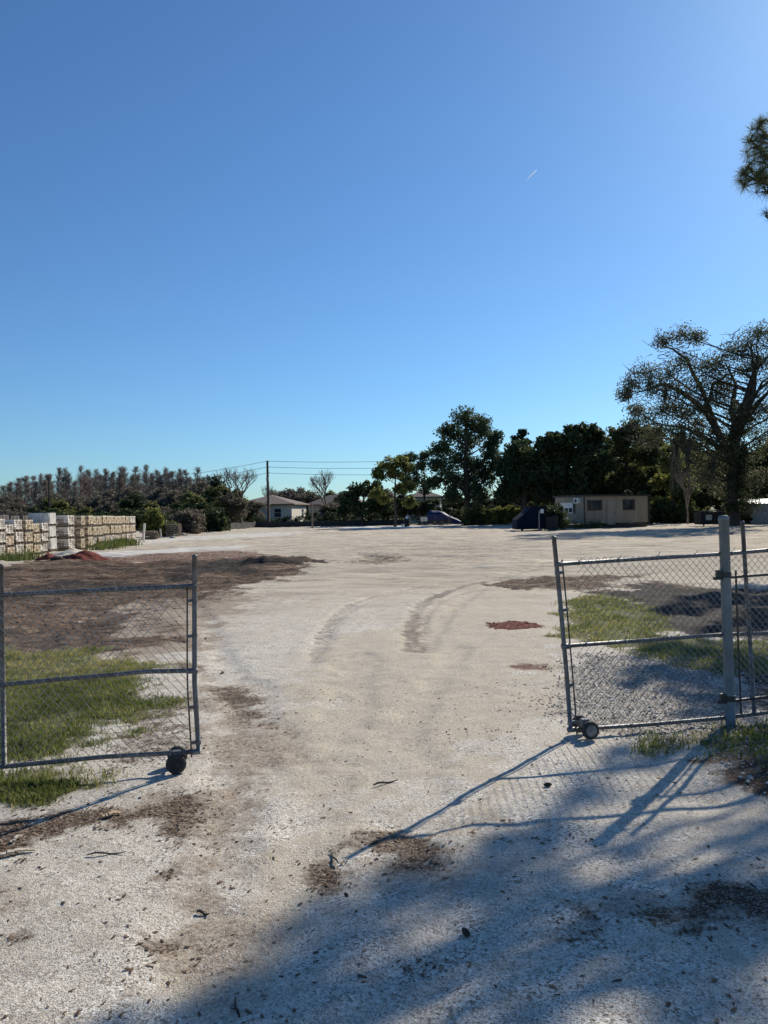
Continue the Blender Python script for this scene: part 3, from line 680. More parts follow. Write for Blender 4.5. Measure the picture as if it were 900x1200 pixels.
put_stack(-15.35, 37.95, ['cream', 'cream', 'cream'], 'of the stepped middle group', 3, g3, .6, 1.1)
g4 = 'paver pallets stacked in the long far row'
for k in range(12):
    yy = 39.0+k*.96+(.25 if k > 8 else 0); xx = -15.42-1.25*(k/11.0)
    put_stack(xx, yy, ['white' if k % 2 else 'cream', 'tan' if k == 9 else 'cream', 'cream' if k < 10 else 'white'], 'in the long cream row', k, g4, 1.02, 1.06, .10)

# red mulch heap with pale sand heap behind
def heap(name, cx, cy, rx, ry, h, mt, lab, cat, seed, bits=None):
    n = 34; us = np.linspace(-1.15, 1.15, n); X, Y = np.meshgrid(us, us); d = np.sqrt(X**2+Y**2)
    wx, wy = cx+X*rx, cy+Y*ry
    k = np.clip(1-d+(fbm(X*3, Y*3, 1, 4, seed)-.5)*.4, 0, 1); Z = hz(wx.ravel(), wy.ravel()).reshape(n, n)-.03+h*k**.95*(.9+.3*fbm(X*9, Y*9, 1, 3, seed+3))*(k > 0)-(k <= 0)*.05
    V = np.stack([wx.ravel()-cx, wy.ravel()-cy, Z.ravel()], 1); i = np.arange(n*n).reshape(n, n)
    F = np.stack([i[:-1, :-1].ravel(), i[:-1, 1:].ravel(), i[1:, 1:].ravel(), i[1:, :-1].ravel()], 1)
    o = np_mesh(name, V, F, mt, rng.random(len(F))*.6+.2); o.location = (cx, cy, 0); return tag(o, lab, cat, None, None)
c = G(94, 661); heap('mulch_heap', c[0], c[1]+.5, .95, .8, .44, M['redmulch'], 'dark red mulch heap in front of the paver stacks', 'mulch heap', 5)
c = G(46, 659); heap('mulch_heap', c[0], c[1]+.8, .55, .5, .3, M['redmulch'], 'small red mulch heap beside the weeds, left of the larger heap', 'mulch heap', 8)
c = G(78, 653); heap('sand_heap', c[0], c[1]+.6, 1.1, .9, .30, M['sand'], 'pale sand heap behind the red mulch heap', 'sand heap', 12)
for i, (px, py, s_) in enumerate([(67, 662, .16), (82, 661, .2)]):
    c = G(px, py); b = MB(); rr = random.Random(i); vs = []
    b.lathe((0, 0, 0), (0, 0, 1), [(-.05, s_*.8), (s_*.25, s_), (s_*.6, s_*.75), (s_*.8, s_*.3)], 9)
    b.v = [(x_*(1+rr.uniform(-.2, .2))*1.5, y_*(1+rr.uniform(-.2, .2)), z_) for x_, y_, z_ in b.v]
    o = b.build('dirt_clod', M['soil'], tint=True); o.location = (c[0], c[1], H(c[0], c[1])); tag(o, ['smaller dark dirt clod at the left foot of the red heap', 'larger dark dirt clod at the middle foot of the red heap'][i], 'dirt clod')

# junk beyond the stacks
def board(px, ytop, ybase, w, t, lean_, mt, name, lab, cat, dY=0):
    c = G(px, ybase); Y = c[1]+dY; c = PT(px, ybase, Y); h = (ybase-ytop)/FPX*Y; b = MB()
    Mx = Matrix.Rotation(lean_, 3, 'Y'); b.box(Mx @ Vector((0, 0, h/2)), (w, t, h), 0, Mx); b.box(Mx @ Vector((0, t*.8, h*.55)), (w*.6, t*.6, h*.9), 0, Mx)
    o = b.build(name, mt); o.location = (c[0], Y, H(c[0], Y)-.02); return tag(o, lab, cat)
board(194, 609, 629, .12, .10, .03, M['concrete'], 'board', 'tall pale board standing upright past the paver stacks', 'board')
board(189, 618, 630, .10, .08, -.1, M['concrete'], 'board', 'short pale board leaning left of the tall pale board', 'board')
board(168, 613, 634, .12, .08, .08, M['white'], 'board', 'white board at the end of the cream paver row', 'board')
b0 = empty('pallet_pile', (0, 0, 0), 'pile of empty wooden pallets at the dark treeline', 'pallets')
c = G(203, 629); b0.location = (c[0], c[1], H(c[0], c[1]))
for k in range(7):
    o = pallet_mesh().build('pallet', M['wood'], b0); o.location = (random.uniform(-.08, .08), random.uniform(-.08, .08), k*.14); o.rotation_euler = (0, 0, random.uniform(-.2, .2))
b0 = empty('pallet_pile', (0, 0, 0), 'low pile of wooden pallets right of the last paver stack', 'pallets')
c = G(176, 632); b0.location = (c[0], c[1], H(c[0], c[1]))
for k in range(4):
    o = pallet_mesh().build('pallet', M['wood'], b0); o.location = (random.uniform(-.1, .1), random.uniform(-.1, .1), k*.14); o.rotation_euler = (0, 0, random.uniform(-.3, .3))
def rock(px, py, s_, lab, mt=None, seed=0, nm='concrete_chunk'):
    c = G(px, py); b = MB(); rr = random.Random(seed); b.lathe((0, 0, 0), (0, 0, 1), [(-.05, s_*.8), (s_*.2, s_), (s_*.5, s_*.8), (s_*.7, s_*.35)], 7)
    b.v = [(x_*(1.3+rr.uniform(-.25, .25)), y_*(1+rr.uniform(-.2, .2)), z_*(1+rr.uniform(-.2, .2))) for x_, y_, z_ in b.v]
    o = b.build(nm, mt or M['concrete']); o.location = (c[0], c[1], H(c[0], c[1])); return tag(o, lab, 'concrete chunk', 'loose concrete chunks at the far edge of the yard')
for i, (px, py, s_, lab) in enumerate([(214, 628.5, .3, 'flat pale slab right of the empty pallet pile'), (202, 631, .2, 'pale chunk in front of the empty pallet pile'), (571, 614, .5, 'leftmost pale chunk under the sunlit hedge'), (580, 614.5, .45, 'second pale chunk from the left under the sunlit hedge'),
                                   (588, 614.5, .5, 'third pale chunk from the left under the sunlit hedge'), (596, 615, .55, 'rounded pale chunk beside the navy container'), (603, 615, .4, 'last pale chunk against the navy container')]):
    rock(px, py, s_, lab, None, i)

# ------------------------------------------------------------------ trees
def tubes_np(segs, n=5):            # segs: list of (p0,p1,r0,r1)
    S_ = np.array([[*a, *b_] for a, b_, _, _ in segs]); r0 = np.array([s[2] for s in segs]); r1 = np.array([s[3] for s in segs])
    p0, p1 = S_[:, :3], S_[:, 3:]; t = p1-p0; t /= np.maximum(np.linalg.norm(t, axis=1, keepdims=True), 1e-6)
    ref = np.where(np.abs(t[:, 2:3]) < .9, [[0, 0, 1.0]], [[1.0, 0, 0]]); u = np.cross(t, ref); u /= np.linalg.norm(u, axis=1, keepdims=True); w = np.cross(t, u)
    a = 2*np.pi*np.arange(n)/n; ring = u[:, None]*np.cos(a)[None, :, None]+w[:, None]*np.sin(a)[None, :, None]
    V = np.concatenate([p0[:, None]+ring*r0[:, None, None], p1[:, None]+ring*r1[:, None, None]], 1).reshape(-1, 3)
    k = np.arange(n); k2 = (k+1) % n; f_ = np.stack([k, k2, n+k2, n+k], 1); F = (f_[None]+(np.arange(len(segs))*2*n)[:, None, None]).reshape(-1, 4)
    return V, F
def curve_segs(p0, p1, r0, r1, n=6, wob=.06, sag=0.0, rr=random):
    p0 = np.array(p0, float); p1 = np.array(p1, float); L_ = np.linalg.norm(p1-p0); out_ = []; prev = p0
    off = np.array([rr.uniform(-1, 1), rr.uniform(-1, 1), rr.uniform(-.4, .4)])*wob*L_
    for i in range(1, n+1):
        t = i/n; q_ = p0+(p1-p0)*t+off*math.sin(math.pi*t)+np.array([0, 0, 1])*sag*L_*math.sin(math.pi*t)
        if i < n: q_ = q_+np.array([rr.uniform(-1, 1), rr.uniform(-1, 1), rr.uniform(-1, 1)])*wob*L_*.12
        out_.append((prev, q_, r0+(r1-r0)*(i-1)/n, r0+(r1-r0)*t)); prev = q_
    return out_
def leaves(centers, rad, per, size, squash=.8):   # per-centre gaussian clumps of leaf quads
    n = len(centers)*per; c_ = np.repeat(centers, per, 0); r_ = np.repeat(rad, per)
    dv = rng.normal(0, 1, (n, 3)); dv /= np.linalg.norm(dv, axis=1, keepdims=True); dv *= (rng.random(n)**.5)[:, None]
    dv[:, 2] *= squash; p = c_+dv*r_[:, None]
    a = rng.normal(0, 1, (n, 3)); a /= np.linalg.norm(a, axis=1, keepdims=True); b_ = np.cross(a, rng.normal(0, 1, (n, 3))); b_ /= np.maximum(np.linalg.norm(b_, axis=1, keepdims=True), 1e-6)
    s_ = size*rng.uniform(.55, 1.3, n)[:, None]
    V = np.stack([p-a*s_, p+b_*s_*.55, p+a*s_, p-b_*s_*.55], 1).reshape(-1, 3); F = np.arange(n*4).reshape(-1, 4)
    base_t = np.repeat(rng.uniform(.15, .75, len(centers)), per)
    t = np.clip(base_t+rng.normal(0, .13, n)+dv[:, 2]*.12, 0, 1)
    return V, F, t
def make_tree(name, base, label, cat, mt, bark, trunk_r, trunk_top, blobs, leaf, clumps_per, per, group=None, clump_r=.33, extra=None, trunk_pts=None, seedv=1, squash=.8):
    """blobs: (x,y,z,r) relative to the base in metres"""
    rr = random.Random(seedv); root = empty(name, base, label, cat, group)
    segs = []
    tp = trunk_pts or [(0, 0, -.3), (rr.uniform(-.1, .1), 0, trunk_top*.4), (rr.uniform(-.2, .2), rr.uniform(-.2, .2), trunk_top*.75), (0, 0, trunk_top)]
    tp = np.array(tp, float); nn = len(tp)
    for i in range(nn-1):
        r0 = trunk_r*(1-.75*i/(nn-1)); r1 = trunk_r*(1-.75*(i+1)/(nn-1)); segs += curve_segs(tp[i], tp[i+1], r0, r1, 4, .03, 0, rr)
    segs.insert(0, (tp[0], tp[0]+np.array([0, 0, .7]), trunk_r*1.5, trunk_r*1.02))
    C_ = []; Rr = []
    for (bx, by, bz, br) in blobs:
        zz = max(tp[0][2]+trunk_top*.25, min(trunk_top, bz-.5*math.hypot(bx, by)-.3*br)); k = np.interp(zz, tp[:, 2], np.arange(nn)); i = int(min(k, nn-2)); p0 = tp[i]+(tp[i+1]-tp[i])*(k-i)
        rb = max(.03, trunk_r*.32*min(1.4, br/1.2)); segs += curve_segs(p0, (bx, by, bz), rb, rb*.35, 5, .10, -.04, rr)
        for _ in range(max(2, int(clumps_per*(.6+.5*br)))):
            v = np.array([rr.gauss(0, 1), rr.gauss(0, 1), rr.gauss(0, 1)]); v /= np.linalg.norm(v); v *= br*rr.random()**.45; v[2] *= squash
            p = np.array([bx, by, bz])+v; C_.append(p); Rr.append(clump_r*br**.5*rr.uniform(.65, 1.35))
            if rr.random() < .55: segs += curve_segs(np.array([bx, by, bz])-v*.1, p, rb*.3, rb*.1, 3, .1, 0, rr)
    V, F = tubes_np(segs, 6); np_mesh('trunk', V, F, bark, parent=root, smooth=True)
    V, F, t = leaves(np.array(C_), np.array(Rr), per, leaf); np_mesh('crown', V, F, mt, t, root)
    if extra: extra(root)
    return root
def px_tree(name, pxb, Y, pix, label, cat, mt, trunk_w, top_py, leaf, cp, per, dep=.8, group=None, seedv=1, clump_r=.33, bark=None, trunk_px=None, squash=.8, cluster_depth=1.0):
    base = PT(pxb, 610, Y); base[2] = 0; z0 = H(base[0], Y); base[2] = z0; rr = random.Random(seedv+50)
    bl = []
    for (x_, y_, r_) in pix:
        p = PT(x_, y_, Y); r_m = r_/FPX*Y; dy = rr.uniform(-1, 1)*dep*r_m
        bl.append((p[0]-base[0], dy, p[2]-z0, r_m))
        if cluster_depth > 1: bl.append((p[0]-base[0]+rr.uniform(-.3, .3)*r_m, dy+r_m*1.1, p[2]-z0-.1*r_m, r_m*.95))
    tt = PT(pxb, top_py, Y)[2]-z0; tps = None
    if trunk_px: tps = [(PT(a, b_, Y)[0]-base[0], 0, PT(a, b_, Y)[2]-z0) for a, b_ in trunk_px]; tps[0] = (tps[0][0], 0, -.3); tt = tps[-1][2]
    return make_tree(name, base, label, cat, mt, bark or M['bark'], trunk_w, tt, bl, leaf, cp, per, group, clump_r, None, tps, seedv, squash)

# big round pine
px_tree('pine_tree', 548, 84, [(545, 492, 17), (525, 505, 15), (562, 500, 15), (548, 515, 17), (518, 525, 14), (578, 515, 10), (575, 530, 12), (540, 538, 18), (560, 545, 16), (512, 545, 12), (525, 560, 15), (548, 565, 15), (572, 558, 13), (508, 565, 8), (583, 545, 7), (560, 578, 12), (530, 580, 12)],
        'tallest rounded pine standing in the middle of the far treeline', 'pine tree', M['leaf_pine'], .42, 490, .15, 25, 46, 1.0, None, 3, .62)
# slim tree with yellowish leaves left of it
px_tree('tree', 463, 82, [(455, 545, 11), (470, 540, 10), (446, 556, 9), (462, 556, 9), (478, 548, 6), (448, 583, 9), (478, 570, 9), (440, 578, 7), (468, 574, 7), (480, 590, 7)],
        'slim yellow green tree with a bare straight trunk beside the metal gate', 'tree', M['leaf_yel'], .17, 545, .15, 20, 44, .8, None, 5, .5)
px_tree('tree', 497, 96, [(480, 535, 9), (492, 545, 10), (500, 535, 9), (488, 560, 11), (500, 570, 12), (475, 560, 9)],
        'thin grey green tree between the slim tree and the tall pine', 'tree', M['leaf_pine'], .2, 540, .17, 18, 30, .8, None, 6, .55)
px_tree('tree', 425, 90, [(422, 575, 14), (410, 585, 11), (436, 572, 11), (440, 590, 12), (420, 596, 12), (405, 598, 9), (452, 598, 9)],
        'dark rounded oak left of the slim yellow green tree', 'tree', M['leaf_dark'], .25, 575, .22, 16, 40, .8, None, 8, .5)
px_tree('tree', 492, 92, [(478, 592, 12), (492, 598, 12), (505, 592, 10), (470, 600, 8)], 'low dark tree behind the metal gate', 'tree', M['leaf_dark'], .2, 592, .22, 18, 40, .8, None, 9, .5)
# dark mass right of the big pine
px_tree('tree', 615, 80, [(612, 528, 16), (600, 545, 14), (625, 540, 18), (605, 565, 17), (628, 565, 18), (595, 578, 10), (642, 555, 14)],
        'very dark oak directly right of the tall pine', 'tree', M['leaf_dark'], .4, 535, .24, 22, 46, .9, None, 12, .55, None, None, .8, 2)
px_tree('pine_tree', 612, 92, [(612, 508, 5), (607, 516, 7), (616, 517, 6), (611, 525, 8)], 'small pointed pine top rising behind the very dark oak', 'pine tree', M['leaf_dark'], .15, 506, .2, 16, 34, .6, None, 13, .5)
px_tree('tree', 662, 78, [(640, 520, 10), (652, 515, 13), (672, 510, 14), (690, 508, 12), (700, 515, 10), (660, 535, 17), (685, 535, 17), (650, 558, 18), (680, 562, 19), (705, 545, 13), (665, 580, 14), (640, 580, 12)],
        'broad near black oak towering over the beige trailer', 'tree', M['leaf_dark'], .5, 515, .24, 22, 46, .9, None, 14, .55, None, None, .8, 2)
px_tree('tree', 735, 82, [(722, 512, 14), (740, 505, 13), (758, 512, 14), (730, 530, 16), (755, 535, 16), (770, 520, 12), (715, 540, 11), (742, 555, 16), (768, 555, 14), (722, 562, 12), (755, 575, 11)],
        'loose olive green oak behind the right half of the trailer', 'tree', M['leaf_oak'], .35, 515, .17, 30, 44, .9, None, 16, .55)
px_tree('tree', 790, 76, [(785, 545, 13), (800, 555, 13), (780, 565, 12), (795, 580, 12), (812, 572, 11), (775, 590, 10), (805, 592, 9), (790, 528, 10)],
        'moss hung yellowish tree between the trailer and the giant oak', 'tree', M['leaf_yel'], .25, 540, .16, 26, 40, .9, None, 17, .55)
px_tree('tree', 890, 80, [(880, 545, 12), (895, 540, 14), (915, 530, 18), (900, 560, 14), (880, 572, 11), (925, 560, 18), (845, 575, 11), (835, 560, 10), (828, 588, 9)],
        'green tree beyond the grey shed at the right edge', 'tree', M['leaf_oak'], .35, 545, .17, 28, 44, .9, None, 18, .55)
px_tree('tree', 960, 70, [(940, 480, 25), (970, 500, 30), (990, 470, 25), (960, 540, 30), (1010, 530, 30), (950, 570, 22)],
        'olive oak at the right edge of the view behind the giant oak', 'tree', M['leaf_oak'], .5, 480, .2, 16, 34, .9, None, 19, .55)
# giant oak
px_tree('oak_tree', 862, 60, [(775, 400, 7), (800, 392, 9), (815, 397, 6), (760, 435, 11), (742, 450, 8), (735, 462, 5), (782, 440, 13), (800, 425, 11), (792, 460, 13), (815, 452, 12), (825, 432, 9), (845, 425, 12), (862, 412, 12), (880, 400, 13), (892, 388, 10),
        (905, 405, 14), (870, 435, 11), (890, 425, 10), (835, 468, 11), (850, 455, 10), (755, 490, 9), (775, 482, 9), (745, 480, 5), (800, 488, 11), (822, 495, 10), (840, 505, 9), (880, 475, 9), (893, 480, 7), (875, 490, 7), (905, 500, 12), (925, 430, 18), (930, 470, 14),
        (765, 455, 10), (812, 478, 12), (788, 478, 9), (842, 448, 11), (856, 485, 10), (770, 505, 10), (790, 508, 11), (812, 515, 11), (830, 520, 12), (760, 515, 8), (895, 515, 11), (902, 450, 12), (868, 505, 10), (848, 535, 12), (885, 560, 12), (826, 560, 11), (815, 540, 10), (880, 590, 9),
        (850, 525, 10), (880, 530, 10), (838, 545, 11), (872, 560, 10), (850, 575, 9)],
        'giant spreading oak with a thick dark trunk and hanging moss', 'oak tree', M['leaf_giant'], .46, 440, .085, 30, 30, 1.0, None, 21, 1.25, None, [(862, 612), (858, 570), (860, 525), (868, 490), (878, 455), (890, 420)])
root = [o for o in bpy.data.objects if o.name == 'oak_tree'][0]; bs = root.location
def oakpt(a, b_, dy=0): p = PT(a, b_, 60+dy); return (p[0]-bs[0], p[1]-bs[1], p[2]-bs[2])
segs = []; ro = random.Random(3)
for chain, r0, r1 in [([(860, 545), (845, 515), (825, 480), (800, 460), (775, 450), (745, 460)], .34, .06), ([(845, 515), (822, 455), (805, 420), (790, 410), (775, 405)], .2, .04), ([(861, 520), (858, 480), (862, 450), (850, 425)], .3, .05),
                      ([(862, 520), (880, 470), (885, 440), (880, 405)], .3, .05), ([(868, 500), (890, 470), (905, 455), (925, 440)], .26, .05), ([(825, 480), (835, 450), (850, 440), (870, 432)], .14, .04), ([(855, 535), (830, 515), (800, 500), (765, 495)], .22, .04), ([(864, 500), (893, 448), (905, 440)], .15, .04)]:
    for i in range(len(chain)-1):
        a0 = r0+(r1-r0)*i/(len(chain)-1); a1 = r0+(r1-r0)*(i+1)/(len(chain)-1)
        segs += curve_segs(oakpt(*chain[i], ro.uniform(-.2, .2)*i), oakpt(*chain[i+1], ro.uniform(-.2, .2)*(i+1)) if False else oakpt(*chain[i+1]), a0, a1, 4, .06, 0, ro)
for _ in range(900):
    a, b_ = ro.uniform(735, 925), ro.uniform(392, 520); p = np.array(oakpt(a, b_, ro.uniform(-3, 3))); d_ = np.array([ro.uniform(-1, 1), ro.uniform(-1, 1), ro.uniform(-.5, .8)])*1.1
    if (a < 760 and b_ < 430) or (a > 800 and b_ < 405 and a < 850): continue
    segs += curve_segs(p, p+d_, .03, .008, 3, .1, 0, ro)
V, F = tubes_np(segs, 6); np_mesh('limbs', V, F, M['bark'], parent=root, smooth=True)
# hanging moss strands
def moss(root, spots, Y, base):
    for (a, b_, ln) in spots:
        V = []; F = []; T = []
        for _ in range(26):
            p = PT(a+ro.uniform(-3, 3), b_+ro.uniform(-4, 4), Y)-np.array(base); L_ = ln*ro.uniform(.4, 1.1)/FPX*Y; w = ro.uniform(.02, .06); an = ro.uniform(0, 3.14); o = len(V); p = p+np.array([0, ro.uniform(-.5, .5), 0])
            for k in range(6):
                t = k/5; ww = w*(1-t)**.7+.006; sx = .08*math.sin(t*5+an*3); V += [(p[0]+math.cos(an)*ww+sx, p[1]+math.sin(an)*ww, p[2]-L_*t), (p[0]-math.cos(an)*ww+sx, p[1]-math.sin(an)*ww, p[2]-L_*t)]
            for k in range(5): F.append((o+2*k, o+2*k+1, o+2*k+3, o+2*k+2)); T.append(ro.random())
        np_mesh('hanging_moss', np.array(V), np.array(F), M['moss'], np.array(T), root)
moss(root, [(762, 440, 30), (780, 455, 26), (790, 515, 60), (805, 520, 55), (745, 490, 14), (798, 500, 50), (870, 520, 50), (835, 535, 40), (735, 462, 10)], 60, bs)
# ivy-like dark growth round the giant trunk
cc = np.array([oakpt(861+ro.uniform(-9, 9)+(0 if b_ > 560 else 2), b_, ro.uniform(-.6, .6)) for b_ in np.linspace(505, 600, 70)]); V, F, t = leaves(cc, np.full(len(cc), .5), 60, .1); np_mesh('vine_growth', V, F, M['leaf_dark'], t, root)

# sunlit hedge left of the container
def bush(px0, px1, ytop, ybase, Y, mt, label, n, leaf=.12, per=90, name='shrub', cat='shrub', group=None, seedv=3, depth=1.2):
    rr = random.Random(seedv); base = PT((px0+px1)/2, ybase, Y); base[2] = H(base[0], Y); w = (px1-px0)/FPX*Y; h = PT((px0+px1)/2, ytop, Y)[2]; h = max(h-base[2], .4); bl = []
    root = empty(name, base, label, cat, group); segs = []; C_ = []; Rr = []
    for i in range(n):
        x_ = (rr.random()-.5)*w*.92; hh = h*rr.uniform(.72, 1.02)*(1-.35*abs(2*x_/w)**3); dy = rr.uniform(-.5, .5)*depth
        k0 = .8 if n > 14 else 0.02; segs += curve_segs((x_*k0, dy*.6*k0, -.1), (x_, dy, hh*.8), .035, .01, 3, .1, 0, rr)
        for k in range(max(3, int(hh/.3))):
            C_.append((x_+rr.uniform(-.3, .3), dy+rr.uniform(-.3, .3), hh*(.1+.85*(k+rr.random())/max(3, int(hh/.3))))); Rr.append(rr.uniform(.22, .42))
    segs.append(((-w*.47, 0, -.06), (w*.47, 0, -.06), .05, .05))
    for (q0, _, _, _) in list(segs[:-1])[::3]: segs.append((q0, (q0[0], 0, -.06), .03, .03))
    V, F = tubes_np(segs, 5); np_mesh('stems', V, F, M['bark'], parent=root)
    V, F, t = leaves(np.array(C_), np.array(Rr), per, leaf); np_mesh('foliage', V, F, mt, t, root); return root
for i, (a, b_, yt, mt_, lab) in enumerate([(498, 545, 594, 'leaf_dark', 'dark shrub bank behind the blue tarp'), (545, 572, 592, 'leaf_oak', 'left section of the sunlit hedge under the tall pine'), (568, 592, 593, 'leaf_yel', 'middle section of the sunlit hedge under the tall pine'), (588, 612, 591, 'leaf_yel', 'right section of the sunlit hedge next to the navy container'), (612, 645, 586, 'leaf_oak', 'shrub rising behind the navy container')]):
    bush(a, b_, yt, 613, 94 if a < 500 else 82, M[mt_], lab, 26, .13, 60, 'shrub', 'shrub', 'shrubs along the far edge of the yard', 30+i)
bush(170, 187, 593, 630, 58, M['leaf_yel'], 'bright yellow green bush at the end of the paver row', 14, .13, 60, 'shrub', 'shrub', None, 41)
bush(183, 200, 606, 630, 59, M['leaf_oak'], 'scruffy low bush behind the pale boards', 10, .1, 30, 'shrub', 'shrub', None, 42)
bush(205, 238, 596, 626, 66, M['leaf_olive'], 'grey brown thicket behind the empty pallet pile', 26, .13, 40, 'shrub', 'shrub', None, 43, 2.5)
bush(236, 266, 598, 622, 74, M['leaf_dark'], 'dark thicket left of the leafless tree', 26, .15, 60, 'shrub', 'shrub', None, 44, 2.5)
bush(640, 660, 590, 621, 57.5, M['leaf_dark'], 'dark shrub squeezed against the left end of the trailer', 14, .1, 60, 'shrub', 'shrub', None, 45)
bush(762, 800, 590, 613, 74, M['leaf_dark'], 'dark shrub right of the trailer end', 24, .14, 60, 'shrub', 'shrub', None, 46, 2)
bush(795, 830, 592, 612, 74, M['leaf_oak'], 'shrub at the foot of the moss hung tree', 20, .14, 50, 'shrub', 'shrub', None, 47, 2)
bush(846, 880, 586, 611, 66, M['leaf_dark'], 'dark shrub around the foot of the giant oak', 20, .12, 60, 'shrub', 'shrub', None, 48, 2)
bush(700, 765, 575, 606, 72, M['leaf_dark'], 'dark shrub bank behind the trailer roof', 34, .16, 60, 'shrub', 'shrub', None, 49, 2)
for i, (px, py, w) in enumerate([(664, 621, 7), (697, 620, 8), (676, 621, 6)]):
    bush(px-w, px+w, 609+i, py, 59.3+(1.8 if i == 0 else 0), M['leaf_oak'], ['weeds under the bright end window of the trailer', 'weeds under the double window of the trailer', 'small weeds beside the near corner of the trailer'][i], 5, .08, 18, 'weed_clump', 'weeds', None, 60+i, .5)

# background trees: prototypes copied
def proto_round(seedv, mt, leafs=.19, r=3.0, h=7.0):
    rr = random.Random(seedv); bl = []
    for i in range(11):
        a = rr.uniform(0, 6.28); q_ = rr.random()**.5*r*.75; zz = h*rr.uniform(.3, .85); bl.append((math.cos(a)*q_, math.sin(a)*q_, zz, rr.uniform(.9, 1.7)))
    bl.append((0, 0, h*.92, 1.1))
    return make_tree('tree', (0, 0, 0), 'x', 'tree', mt, M['bark'], .2, h*.8, bl, leafs, 17, 36, None, .7, None, None, seedv)
def proto_cypress(seedv):
    rr = random.Random(seedv); root = empty('cypress_tree', (0, 0, 0), 'x', 'tree'); Ht = 11.5; segs = curve_segs((0, 0, -.3), (rr.uniform(-.2, .2), 0, Ht), .16, .025, 10, .015, 0, rr); tw = []
    for i in range(170):
        t = rr.uniform(.16, .99); z_ = Ht*t; a = rr.uniform(0, 6.28); ln = (1.05*math.sin(math.pi*min(1, .12+.85*max(0, (t-.12)/.88)))**.8+.12)*rr.uniform(.6, 1.15)*(0.6+.4*min(1, (t-.1)/.3)); p0 = np.array([0, 0, z_]); p1 = p0+np.array([math.cos(a)*ln, math.sin(a)*ln, ln*rr.uniform(.7, 1.5)])
        segs += curve_segs(p0, p1, .03, .01, 3, .08, 0, rr)
        for k in range(16):
            s_ = rr.uniform(.2, 1); q0 = p0+(p1-p0)*s_; q1 = q0+np.array([rr.uniform(-1, 1), rr.uniform(-1, 1), rr.uniform(.3, 1.6)])*.32; tw.append((q0, q1, .011, .005))
    V, F = tubes_np(segs, 5); np_mesh('trunk', V, F, M['greybark'], parent=root, smooth=True)
    V, F = tubes_np(tw, 3); np_mesh('crown', V, F, M['greybark'], parent=root); return root
cyp = [proto_cypress(s_) for s_ in (1, 2, 3, 4)]; used = [False]*4; rr = random.Random(17)
tops = [(23, 561), (33, 566), (43, 565), (60, 560), (71, 564), (79, 552), (85, 563), (96, 561), (102, 551), (109, 562), (116, 554), (130, 561), (138, 556), (145, 560), (165, 558), (175, 560), (183, 549), (190, 560), (197, 557), (203, 562), (218, 553), (225, 560), (3, 569), (12, 565), (233, 559), (245, 562),
        (8, 572), (28, 556), (38, 562), (46, 554), (56, 558), (67, 553), (75, 558), (82, 555), (92, 549), (99, 558), (105, 556), (112, 548), (119, 557), (127, 552), (134, 554), (142, 551), (148, 550), (153, 558), (161, 550), (167, 555), (172, 549), (179, 553), (186, 554), (193, 551), (200, 552), (206, 556), (214, 548), (221, 558), (229, 552), (237, 562), (-8, 570), (-22, 565), (18, 566), (52, 562), (88, 561), (124, 560), (157, 560), (210, 561)]
for i, (px, py) in enumerate(tops):
    py += rr.uniform(-3, 4); Y = rr.uniform(116, 142); p = PT(px, py, Y); k = i % 4; o = cyp[k] if not used[k] else copy_tree(cyp[k]); used[k] = True
    s_ = p[2]/11.5; o.location = (p[0], Y, 0); wd_ = rr.uniform(.8, 1.25); o.scale = (wd_, wd_, s_); o.rotation_euler = (rr.uniform(-.04, .04), rr.uniform(-.05, .05), rr.uniform(0, 6.28))
    o['label'] = 'slender leafless cypress in the bare row behind the paver stacks'; o['category'] = 'tree'; o['group'] = 'leafless cypresses along the left skyline'
pr = {'dark': proto_round(71, M['leaf_dark']), 'olive': proto_round(72, M['leaf_olive'], .2), 'oak': proto_round(73, M['leaf_oak'], .24)}; us = {k: False for k in pr}
